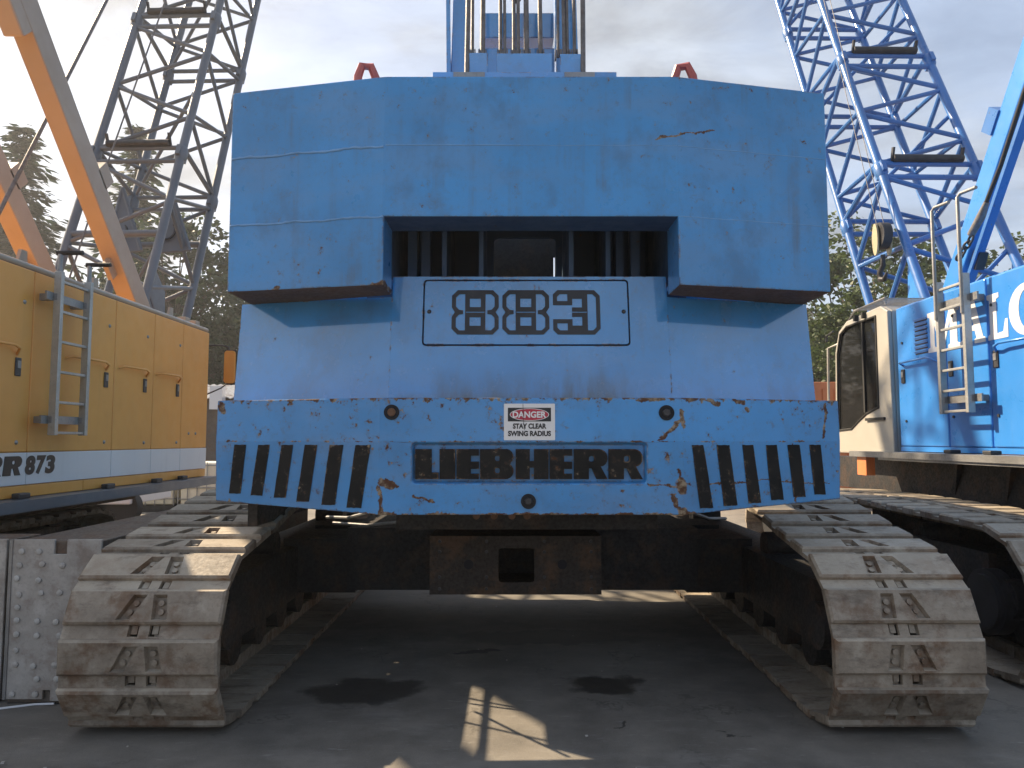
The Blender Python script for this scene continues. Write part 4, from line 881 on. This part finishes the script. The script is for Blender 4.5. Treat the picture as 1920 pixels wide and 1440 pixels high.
# ================================================================ LEFT CRANE (yellow, 873)
XY = -4.0
yc_ = thing('crawler_crane', 'ochre yellow crane with grey lattice boom, white stripe reading RR 873 and ladder', 'crane', (-5.9, 7, 0))
PY = track_path(4.9, 8.1, .45, .45, [(5.3, .905), (6.6, .91), (7.8, .90)])
make_track(yc_, -5.3, -4.4, PY, 1, .2, lab='shaded crawler track under the yellow crane')
make_track(yc_, -7.6, -6.7, PY, -1, .1)
MB().box(-6.8, -5.2, 5.6, 7.6, .38, .80).build('carbody', M['frame'], yc_)
MB().box(-7.4, -4.45, 4.6, 8.9, .93, 1.035).build('main_frame', M['frame'], yc_)
house = MB().box(-7.8, XY - .02, 4.0, 9.80, 1.15, 3.09).build('machine_house', M['yellow'], yc_, bevel=.07, seg=4)
for (y0, y1) in ((4.1, 6.18), (6.18, 7.48), (7.48, 8.30), (8.30, 9.03), (9.03, 9.80)):
    MB().box(XY - .04, XY, y0 + .004, y1 - .004, 1.52, 3.03).build('door_panel', M['yellow'], yc_, bevel=.01, seg=2)
    MB().box(XY - .04, XY + .002, y0 + .003, y1 - .003, 1.255, 1.517).build('stripe_panel', M['whitestripe'], yc_, bevel=.004)
for (y0, y1) in ((4.1, 7.02), (7.02, 9.8)): MB().box(XY - .05, XY - .004, y0 + .003, y1 - .003, 1.152, 1.248).build('skirt_panel', M['yellow'], yc_, bevel=.006)
MB().tube([(XY - .035, 4.1, 3.062), (XY - .035, 9.78, 3.062)], .03, 10).build('roof_edge', M['yellowbeam'], yc_, smooth=50)
wk = MB(); wk.box(XY - .2, XY + .20, 4.0, 9.75, 1.105, 1.148); wk.box(XY + .165, XY + .20, 4.0, 9.75, 1.06, 1.105); wk.box(XY - .2, XY + .1, 4.0, 9.4, 1.04, 1.104); wk.build('walkway', M['greyboom'], yc_, weld=0)
for y in (6.05, 7.35, 8.35, 9.0): MB().box(XY + .02, XY + .09, y - .07, y + .07, 1.149, 1.195).build('walkway_clamp', M['darksteel'], yc_, bevel=.01)
onleft = lambda d0: (lambda u, v, w: (XY + d0 - w, u, v))
# lettering RR 873
for i, ch in enumerate('RR'):
    w, o_, hs = letter('R'); u0 = 5.655 + i * .235
    tr = lambda lp: [(u0 + u * .215 / w + v * .0002, 1.335 + v * .00155) for u, v in lp]
    MB().prism(tr(o_), [tr(h) for h in hs], onleft(.006), 0, .004).build('stripe_letter', M['ink'], yc_)
for (ch, u0, w) in (('8', 6.155, .125), ('7', 6.295, .12), ('3', 6.425, .125)):
    link('stripe_digit', text_mesh(ch, 'stripe_digit', M['ink'], w, .158, .003, lambda u, v, w_, u0=u0: (XY + .006 - w_, u0 + u + v * .12, 1.333 + v), .055), yc_)
for (y, z) in ((6.04, 1.60), (6.06, 2.75), (7.34, 1.60), (7.36, 2.75), (8.13, 1.59), (8.14, 2.75), (8.92, 1.59), (8.94, 2.755), (9.25, 1.70), (9.45, 1.70)):
    MB().tube([(XY - .002, y, z), (XY + .006, y, z), (XY + .012, y, z)], [.02, .016, .008], 10).build('panel_screw', M['galv'], yc_, smooth=30)
for (y0, y1) in ((5.5, 6.0), (6.65, 7.33), (7.56, 8.14), (8.35, 8.93)): grab(yc_, XY, 1, y0, y1, 2.37, M['yellow'])
for y in (6.01, 7.325, 8.105, 8.90): latch(yc_, XY, 1, y, 2.21)
ladder(yc_, XY, 1, 6.27, 6.71, 1.66, 3.05, 2.72, 6, M['alu'], 3.20, 1)
for y in (6.12, 7.2, 8.83): MB().prism([(y - .06, 3.08), (y + .06, 3.08), (y + .05, 3.20), (y - .02, 3.20)], [], lambda u, v, w: (XY - .10 + w, u, v), 0, .03).build('roof_lug', M['yellowbeam'], yc_)
for y in (9.25, 9.55): MB().box(XY - .16, XY - .05, y - .06, y + .06, 3.09, 3.15).build('roof_lug', M['yellowbeam'], yc_, bevel=.01)
# mirror on its arm beyond the house
MB().tube([(-4.66, 10.5, 2.95), (-4.10, 10.5, 2.955), (-4.01, 10.5, 2.93), (-4.0, 10.5, 2.88)], .012, 8).build('mirror_arm', M['darksteel'], yc_, smooth=60)
MB().tube([(-4.0, 10.52, 2.44), (-4.1, 10.5, 2.35), (-4.66, 10.5, 2.1)], .010, 8).build('mirror_arm', M['darksteel'], yc_, smooth=60)
mr = MB().prism(rrect(-4.07, 2.42, -3.92, 2.88, .04, 4), [], lambda u, v, w: (u, 10.5 + w, v), 0, .05).build('mirror', M['yellow'], yc_, bevel=.012, seg=3)
MB().prism(rrect(-4.09, 2.40, -3.90, 2.90, .04, 4), [], lambda u, v, w: (u, 10.5 + w, v), .052, .07).build('mirror_rim', M['rubber'], mr)
cbb = MB(); cbb.box(-5.5, -4.65, 9.86, 11.3, 1.2, 3.0); cbb.build('cab', M['yellow'], yc_, bevel=.06, seg=3)
# boom
oL, dL, wL, nL = (-6.6, 9.741, 1.62), (.0126, .3500, .9367), (1.380, -.0497, 0), (.0405, 1.1233, -.4203)
bL, PL = lattice(yc_, oL, dL, wL, nL, 1.4, 12.2, [4.75, 7.72, 10.7], M['greyboom'], .066, .034, 4, 'grey lattice boom with triangular gusset plates')
for iw in (.22, .78):      # triangular gusset webs with a ringed hole near the foot
    W_ = Vector(wL).normalized() * .02
    a, b_, c = PL(iw, .35, 4.45), PL(iw - .10, .55, 3.35), PL(iw + .30, .55, 3.40)
    th = Vector(nL).normalized() * .02
    mb = MB(); mb.add([p + s_ * th for s_ in (-1, 1) for p in (a, b_, c)], [(0, 1, 2), (3, 5, 4), (0, 3, 4, 1), (1, 4, 5, 2), (2, 5, 3, 0)]); gs = mb.build('gusset_plate', M['greyboom'], bL)
    ctr = (a + b_ * 1.4 + c * .9) / 3.3 - th * 1.5; n = 20; e1, e2 = Vector(wL).normalized(), Vector(dL)
    MB().tube([ctr + e1 * .11 * math.cos(2 * math.pi * j / n) + e2 * .15 * math.sin(2 * math.pi * j / n) for j in range(n + 1)], .018, 6).build('gusset_ring', M['darksteel'], gs, smooth=60)
    for (p, q_) in ((a, b_), (a, c)): MB().tube([p, q_], .035, 8).build('gusset_strut', M['greyboom'], bL, smooth=40)
for ih, t in ((0, 3.25), (1, 3.9)): MB().tube([PL(0, ih, t), PL(1, ih, t)], .055, 10).build('cross_bar', M['greyboom'], bL, smooth=40)
for iw in (0, 1):
    a, b_, c, d_ = PL(iw, 0, 1.2), PL(iw, -.05, 2.7), PL(iw, .35, 2.5), PL(iw, .8, 1.3); th = Vector(wL).normalized() * .02
    MB().add([p + s_ * th for s_ in (-1, 1) for p in (a, b_, c, d_)], [(0, 1, 2, 3), (4, 7, 6, 5), (0, 4, 5, 1), (1, 5, 6, 2), (2, 6, 7, 3), (3, 7, 4, 0)]).build('foot_gusset', M['greyboom'], bL)
# A-frame legs, yellow
for X in (-5.0, -6.05):
    p, q_ = Vector((X, 10.1, 3.05)), Vector((X, 6.15, 7.25)) ; p = Vector((X, 10.05, 3.15)); q_ = Vector((X, 6.6, 6.75)); d_ = (q_ - p).normalized(); nn = Vector((1, 0, 0)).cross(d_)
    MB().bar(p, q_, .22, .30).build('gantry_leg', M['yellowbeam'], yc_, bevel=.012)
    c = p + d_ * 2.05 + Vector((.02, .16, .16)); MB().obox(c, (.09, 0, 0), tuple(d_ * .13), tuple(nn * .12)).build('gantry_bracket', M['yellowbeam'], yc_, bevel=.008)
    c = p + d_ * 4.05 + nn * -.18 * (1 if nn.y > 0 else -1); MB().obox(c, (.105, 0, 0), tuple(d_ * .28), tuple(nn * .14)).build('gantry_bracket', M['yellowbeam'], yc_, bevel=.02)
    MB().obox(p + d_ * .95 + Vector((-.02, -.2, -.08)), (.03, 0, 0), tuple(d_ * .12), tuple(nn * .08)).build('gantry_lug', M['yellowbeam'], yc_)
MB().tube([(-5.5, 7.5, 3.4), (-5.5, 9.714, 7.574), (-5.5, 11.2, 10.4)], .022, 8).build('hoist_rope', M['rope'], yc_, smooth=60)
MB().tube([(-5.85, 9.5, 3.2), (-5.9, 10.6, 5.6), (-5.8, 12.0, 9.0)], .012, 6).build('hoist_rope', M['rope'], yc_, smooth=60)

# ================================================================ STEEL BOXES NEXT TO THE LEFT TRACK
def steel_box(x0, x1, y0, y1, h, label, group=None):
    t = thing('steel_box', label, 'steel box', ((x0 + x1) / 2, y0, 0))
    body = MB(); body.box(x0 + .01, x1 - .01, y0 + .022, y1, .004, h - .01); body.build('box_body', M['plate2'], t, bevel=.006)
    def f(u, v, w): return (u, y0 + w, v)
    W = x1 - x0
    out = [(x0, .03)] + [(x0 + W * .42, .03), (x0 + W * .42, .085), (x0 + W * .50, .085), (x0 + W * .50, .02), (x1, .02), (x1, h), (x0 + W * .62, h), (x0 + W * .62, h - .09), (x0 + W * .48, h - .09), (x0 + W * .48, h), (x0, h)]
    ep = MB().prism(out, [], f, 0, .02).build('end_plate', M['plate'], t, bevel=.003, seg=1)
    MB().box(x0 - .006, x0 + .014, y0 - .006, y0 + .03, .03, h).build('edge_angle', M['galv'], t)
    pos = []
    for fx_ in (.10, .33, .56, .80):
        for i in range(11):
            z = .07 + (h - .14) * i / 10 + random.uniform(-.012, .012)
            if random.random() < .78 and not (.40 < fx_ < .64 and (z > h - .12 or z < .1)): pos.append((x0 + W * (fx_ + random.uniform(-.03, .03)), z))
    for (x, z) in pos:
        o = bpy.data.objects.new('bolt', BOLT); COL.objects.link(o); o.parent = t; o.matrix_parent_inverse = Matrix.Translation(-TR[t.name]); o.location = (x, y0 - .001, z)
    return t
M['plate'] = steel('pale weathered steel plate', (.46, .43, .395), (.35, .32, .29), .4, .6, .1, light=(.58, .55, .51))
M['plate2'] = steel('brown steel sheet', (.14, .115, .095), (.10, .08, .068), .5, .7, .1)
M['boltpale'] = steel('pale bolt', (.55, .53, .50), (.45, .43, .40), .3, .6, .1)
BOLT = MB().tube([(0, 0, 0), (0, -.008, 0), (0, -.012, 0)], [.019, .019, .011], 8).mesh('bolt', M['boltpale'], 30)
steel_box(-3.125, -2.56, 4.72, 9.5, 1.0, 'flat topped steel box with bolted pale end plate standing beside the crawler track')
steel_box(-3.73, -3.165, 4.74, 5.1, 1.0, 'short steel box with bolted end plate standing beside the long flat topped box')
# pale wire on the ground
w = MB().tube([(-3.4, 4.55, .008), (-3.1, 4.62, .008), (-2.92, 4.70, .008), (-2.80, 4.70, .012)], .007, 6).build('ground_wire', M['whitestripe'], smooth=60); tag(w, 'thin pale wire lying on the asphalt at the foot of the bolted plate', 'wire')

# ================================================================ BACKGROUND THINGS
# white pickup and plastic totes seen below the yellow crane
tk = thing('pickup_truck', 'white pickup truck seen low between the yellow crane and its track', 'truck', (-8.4, 14.5, 0))
bd = MB(); prof = [(-9.6, .42), (-8.95, .42)] + arc(-8.55, .42, .40, 180, 0, 10) + [(-7.1, .42), (-7.1, .98), (-9.6, 1.0)]
bd.prism([(u, v) for u, v in prof], [], lambda u, v, w: (u, 14.0 + w, v), 0, 1.7); bd.build('truck_body', M['whitestripe'], tk, bevel=.03, seg=2)
MB().prism([(-8.9, 1.0), (-7.4, 1.0), (-7.7, 1.6), (-8.7, 1.6)], [], lambda u, v, w: (u, 14.1 + w, v), 0, 1.5).build('truck_cabin', M['whitestripe'], tk, bevel=.04)
for y in (14.02, 15.45): MB().cyl((-8.55, y + .1, .36), (0, 1, 0), .36, .22, 28).build('wheel', M['rubber'], tk, smooth=40)
MB().cyl((-7.3, 14.2, .36), (0, 1, 0), .30, .22, 28).build('wheel', M['rubber'], tk, smooth=40); MB().box(-9.66, -9.4, 14.05, 15.6, .40, .52).build('bumper', M['galv'], tk)
def tote(x, y, label):
    t = thing('plastic_tote', label, 'tote', (x, y, 0), None)
    MB().box(x - .5, x + .5, y - .5, y + .5, .16, 1.12).build('tank', M['ibc'], t, bevel=.05, seg=3)
    pb = MB(); [pb.box(x - .52, x + .52, y + d_ - .05, y + d_ + .05, .0, .15) for d_ in (-.45, 0, .45)]; pb.build('pallet', M['darksteel'], t, weld=0)
    for zz in (.3, .55, .8, 1.05): MB().tube([(x - .53, y - .53, zz), (x + .53, y - .53, zz), (x + .53, y + .53, zz), (x - .53, y + .53, zz), (x - .53, y - .53, zz)], .012, 6).build('cage_hoop', M['galv'], t)
    for i in range(6): xx = x - .53 + 1.06 * i / 5; MB().tube([(xx, y - .54, .15), (xx, y - .54, 1.12)], .012, 6).build('cage_bar', M['galv'], t)
tote(-8.15, 17.5, 'caged cream plastic tote directly behind the white pickup truck'); tote(-9.35, 17.7, 'caged cream plastic tote at the rear bumper end of the pickup')
tote(-6.95, 17.4, 'caged cream plastic tote beyond the pickup bonnet next to the blue drum')
dm = MB(); dm.tube([(-10.6, 16.6, 0.0), (-10.6, 16.6, .29), (-10.6, 16.6, .30), (-10.6, 16.6, .59), (-10.6, 16.6, .60), (-10.6, 16.6, .88)], [.29, .29, .30, .30, .29, .29], 24)
dm = dm.build('steel_drum', M['bright'], smooth=40); tag(dm, 'blue steel drum standing behind the yellow crane', 'drum')
# shed with rusty roof
sh = thing('shed', 'low shed with pale rusty corrugated roof behind the yellow crane', 'shed', (-10.5, 26, 0))
MB().box(-14, -7.0, 24.6, 29, 0, 3.02).build('wall', M['plate2'], sh)
rf = MB(); n = 60
pts = [(-14.4 + 7.7 * i / n, .03 * math.cos(i * math.pi)) for i in range(n + 1)]
for (u0, w0), (u1, w1) in zip(pts, pts[1:]): rf.add([(u0, 24.2, 3.0 + w0), (u1, 24.2, 3.0 + w1), (u1, 27, 3.62 + w1), (u0, 27, 3.62 + w0), (u0, 24.2, 2.97 + w0), (u1, 24.2, 2.97 + w1), (u1, 27, 3.59 + w1), (u0, 27, 3.59 + w0)], [(0, 1, 2, 3), (4, 7, 6, 5), (0, 4, 5, 1)])
rf.build('roof', M['rustroof'], sh)
MB().box(-9.7, -9.3, 23.9, 24.2, 2.6, 3.35).build('downpipe_box', M['whitestripe'], sh)
# orange container
ct = thing('steel_container', 'orange steel container standing behind the white cab', 'container', (9.0, 18.6, 0))
MB().box(7.05, 13.0, 18.0, 20.4, .12, 3.02).build('container_body', M['orange'], ct, bevel=.02)
for i in range(20): x = 7.2 + i * .29; MB().box(x, x + .13, 17.965, 17.998, .3, 2.85).build('corrugation', M['orange'], ct)
for x in (7.05, 12.9): MB().box(x - .02, x + .1, 17.94, 18.04, .0, 3.05).build('corner_post', M['orange'], ct)

# ================================================================ TREES AND HILL
def quads(name, V, m):
    V = np.asarray(V, np.float32).reshape(-1, 3); n = len(V) // 4
    me = bpy.data.meshes.new(name); me.vertices.add(len(V)); me.vertices.foreach_set('co', V.ravel())
    me.loops.add(n * 4); me.loops.foreach_set('vertex_index', np.arange(n * 4, dtype=np.int32)); me.polygons.add(n)
    me.polygons.foreach_set('loop_start', np.arange(0, n * 4, 4, dtype=np.int32)); me.polygons.foreach_set('loop_total', np.full(n, 4, np.int32))
    me.materials.append(m); me.update(calc_edges=True); me.validate(); return me
def leafquads(C, size, flat=.6, el=1.5):
    n = len(C); a = rng.normal(size=(n, 3)); a[:, 2] *= flat; a /= np.linalg.norm(a, axis=1)[:, None]
    b_ = rng.normal(size=(n, 3)); b_ -= (b_ * a).sum(1)[:, None] * a; b_ /= np.linalg.norm(b_, axis=1)[:, None]
    s = size * rng.uniform(.6, 1.35, (n, 1)); a = a * s * el * .5; b_ = b_ * s * .5
    return np.stack([C - a, C + b_ * .9, C + a, C - b_ * .9], 1)
def conifer_meshes(H, Rb, seed):
    rs = np.random.default_rng(seed); Q = []; tb = MB(); tb.tube([(0, 0, 0), (.1, 0, H * .5), (0, .05, H * .97)], [H * .016, H * .010, .02], 8)
    lev = int(H * 3.1)
    for i in range(lev):
        z = H * (.10 + .89 * i / lev); L0 = Rb * (1 - (z / H)) ** .75 + .15
        for k in range(rs.integers(4, 7)):
            if rs.random() < .12: continue
            az = rs.uniform(0, 6.283); L = L0 * rs.uniform(.55, 1.15); dv = np.array([math.cos(az), math.sin(az), 0]); sd = np.array([-dv[1], dv[0], 0])
            m_ = max(4, int(L * 5)); t = np.linspace(.1, 1, m_)
            C = np.array([0, 0, z]) + dv * (t * L)[:, None] + np.array([0, 0, 1]) * (-.30 * L * t ** 1.3 + .16 * L * t ** 3)[:, None]
            for rep in range(3):
                wd = (.30 + .22 * L) * (1 - t * .6)
                off = sd * (rs.uniform(-1, 1, m_) * wd)[:, None] + rs.normal(scale=.07, size=(m_, 3))
                c = C + off; c[:, 2] -= np.abs(rs.normal(size=m_)) * .16
                d1 = dv * .8 + off / (np.linalg.norm(off, axis=1)[:, None] + .1) * .7 + np.array([0, 0, -.35]); d1 /= np.linalg.norm(d1, axis=1)[:, None]
                d2 = np.cross(d1, rs.normal(size=(m_, 3)) * .5 + np.array([0, 0, 1])); d2 /= np.linalg.norm(d2, axis=1)[:, None]
                s = rs.uniform(.25, .55, (m_, 1))
                Q.append(np.stack([c - d1 * s * .6, c + d2 * s * .26, c + d1 * s * .75, c - d2 * s * .26], 1))
            if L > 1.0: tb.tube([(0, 0, z), tuple(np.array([0, 0, z]) + dv * L * .8 + np.array([0, 0, -.16 * L]))], [.045, .012], 4, False)
    return quads('crown', np.concatenate(Q), M['needle']), tb.mesh('trunk', M['bark'], 40, 0)
def broad_meshes(H, Rx, seed, m, dens=1., leaf=.24):
    rs = np.random.default_rng(seed); tb = MB(); Q = []; h0 = H * .2
    tb.tube([(0, 0, 0), (.15, .1, H * .3), (.0, .2, H * .75)], [H * .024, H * .017, .04], 8)
    nc = int(46 * dens)
    for i in range(nc):
        u = rs.normal(size=3); u /= np.linalg.norm(u); r = rs.uniform(.45, 1.0) ** .6
        c = np.array([u[0] * Rx * r, u[1] * Rx * r, h0 + (H - h0) * (.52 + .46 * u[2] * r)]); cr = rs.uniform(.5, 1.15) * Rx * .27
        n = int(170 * rs.uniform(.6, 1.3)); P_ = rs.normal(size=(n, 3)); P_ /= np.linalg.norm(P_, axis=1)[:, None]; P_ *= (rs.uniform(.2, 1.05, (n, 1)) ** .5) * cr * np.array([1.15, 1.15, .75])
        Q.append(leafquads(c + P_, leaf))
        zb = min(c[2] - .2, H * rs.uniform(.25, .6)); mid_ = (c * .6 + np.array([0, 0, zb]) * .4) + rs.normal(scale=.2, size=3)
        tb.tube([(0, .1, zb), tuple(mid_), tuple(c)], [.09, .05, .015], 5, False)
    return quads('crown', np.concatenate(Q), m), tb.mesh('trunk', M['bark'], 40, 0)
CON = [conifer_meshes(21, 5.0, 3), conifer_meshes(21, 4.2, 9)]
BRO = [broad_meshes(13, 5.0, 5, M['leaf']), broad_meshes(13, 4.4, 8, M['leaf2'], 1.2), broad_meshes(13, 4.6, 21, M['leaf'], 1.1)]
def tree(kind, pair, x, y, s, rz, label, group, sz=None):
    t = thing(kind, label, 'tree', (x, y, 0), group); t.rotation_euler.z = rz; t.scale = (s, s, sz or s)
    for nm, me in (('crown', pair[0]), ('trunk', pair[1])):
        o = bpy.data.objects.new(nm, me); COL.objects.link(o); o.parent = t
    return t
G1, G2 = 'conifers behind the yellow crane', 'leafy trees behind the cranes'
tree('conifer_tree', CON[0], -30.3, 45, 1.30, .4, 'tall dark conifer standing clear beside the yellow gantry beam', G1, 1.02)
tree('conifer_tree', CON[1], -24.2, 47, 1.2, 2.0, 'tall narrow conifer seen through the grey lattice boom', G1, 1.06)
tree('conifer_tree', CON[1], -36.5, 52, .86, 3.3, 'conifer standing behind the tall dark one at the gantry beam', G1)
tree('conifer_tree', CON[0], -27.5, 56, .80, 5.0, 'smaller conifer between the two tall conifers', G1)
tree('leafy_tree', BRO[1], -19.0, 42, 1.12, .3, 'open crowned leafy tree against the counterweight edge behind the grey boom', G2)
tree('leafy_tree', BRO[1], -22.8, 46, .95, 1.9, 'dark leafy tree below the narrow conifer', G2)
tree('leafy_tree', BRO[0], -16.2, 46, .92, 3.0, 'leafy tree partly hidden by the blue counterweight above the shed roof', G2)
tree('leafy_tree', BRO[1], -13.6, 40, .72, 4.0, 'low leafy tree behind the rusty roofed shed', G2)
tree('leafy_tree', BRO[1], -17.0, 38, .62, 5.2, 'bushy low tree beside the rusty roofed shed', G2)
tree('leafy_tree', BRO[1], -27.5, 44, .70, 2.2, 'bushy tree at the foot of the tall dark conifer', G2)
tree('leafy_tree', BRO[1], -32.0, 42, .66, 0.9, 'bushy tree behind the roof of the yellow crane', G2)
tree('leafy_tree', BRO[0], 19.4, 41, 1.06, .6, 'tall leafy tree rising past the edge of the counterweight behind the blue boom', G2)
tree('leafy_tree', BRO[2], 17.6, 36, .74, 2.4, 'leafy tree directly above the orange container', G2)
tree('leafy_tree', BRO[1], 21.0, 37, .72, 3.1, 'dark leafy tree behind the cab roof', G2)
tree('leafy_tree', BRO[2], 27.8, 44, 1.02, 4.4, 'leafy tree seen behind the ladder handrails', G2)
tree('leafy_tree', BRO[0], 33.0, 45, 1.10, 5.5, 'leafy tree rising behind the letter C side of the blue crane', G2)
tree('leafy_tree', BRO[1], 24.6, 40, .66, 1.3, 'low leafy tree below the hanging hook block', G2)
tree('leafy_tree', BRO[2], 15.4, 38, .60, .2, 'low leafy tree partly hidden by the blue rear panel', G2)
# wooded hill
def hill():
    n = 40; xs = np.linspace(-260, 300, n * 2); ys = np.linspace(120, 420, n); V = []; Fc = []
    hz = lambda x, y: max(0, (26 + 13 * math.sin(x * .017 + 1.1) + 7 * math.sin(x * .041 + y * .01)) * min(1, max(0, (y - 120) / 95)) ** 1.2 * (.35 + .65 * min(1, max(0, (x + 60) / 120))))
    for y in ys:
        for x in xs: V.append((x, y, hz(x, y) - .6))
    w = len(xs)
    for j in range(n - 1):
        for i in range(w - 1): Fc.append((j * w + i, j * w + i + 1, (j + 1) * w + i + 1, (j + 1) * w + i))
    o = MB().add(V, Fc).build('hill', M['hill'], smooth=80); tag(o, kind='structure')
    Q = []; rs = np.random.default_rng(5)
    for i in range(1500):
        x = rs.uniform(-140, 200); y = rs.uniform(140, 300); z = hz(x, y) - 1; H = rs.uniform(7, 14); r = H * .17
        m_ = 26; t = rs.uniform(0, 1, m_); az = rs.uniform(0, 6.283, m_); rr = r * (1 - t) * rs.uniform(.5, 1.1, m_)
        C = np.stack([x + np.cos(az) * rr, y + np.sin(az) * rr, z + H * (.1 + .88 * t)], 1)
        Q.append(leafquads(C, H * .14, 1.2, 1.6)); Q.append(np.array([[[x - .25, y, z], [x + .25, y, z], [x + .03, y, z + H], [x - .03, y, z + H]]]))
    f = link('hill_forest', quads('hill_forest', np.concatenate(Q), M['needle'])); tag(f, 'distant conifer forest covering the hill', 'forest', kind='stuff')
hill()
# small stones and grit on the asphalt
mb = MB()
for i in range(70):
    y = 2.9 + 5.5 * random.random() ** 1.4; x = random.uniform(-.75, .75) * y; s = random.choice((.003, .003, .004, .005, .008))
    mb.obox((x, y, s * .3), (s * random.uniform(.7, 1.5), s * .3, 0), (-s * .3, s * random.uniform(.7, 1.2), 0), (0, s * .2, s * .6))
st = mb.build('gravel', M['plate'], weld=0); tag(st, 'scattered small pale stones on the asphalt', 'gravel', kind='stuff')
def haze():
    m = bpy.data.materials.new('haze'); m.use_nodes = True; nt = m.node_tree; nt.nodes.clear()
    out = nt.nodes.new('ShaderNodeOutputMaterial'); v = nt.nodes.new('ShaderNodeVolumePrincipled')
    v.inputs['Color'].default_value = (.93, .95, 1, 1); v.inputs['Density'].default_value = .0012; v.inputs['Anisotropy'].default_value = .45
    nt.links.new(v.outputs[0], out.inputs['Volume'])
    o = MB().box(-405, 405, -305, 705, -1.5, 62).build('haze', m); tag(o, 'thin pale haze in the air over the yard', 'haze', kind='stuff')
haze()
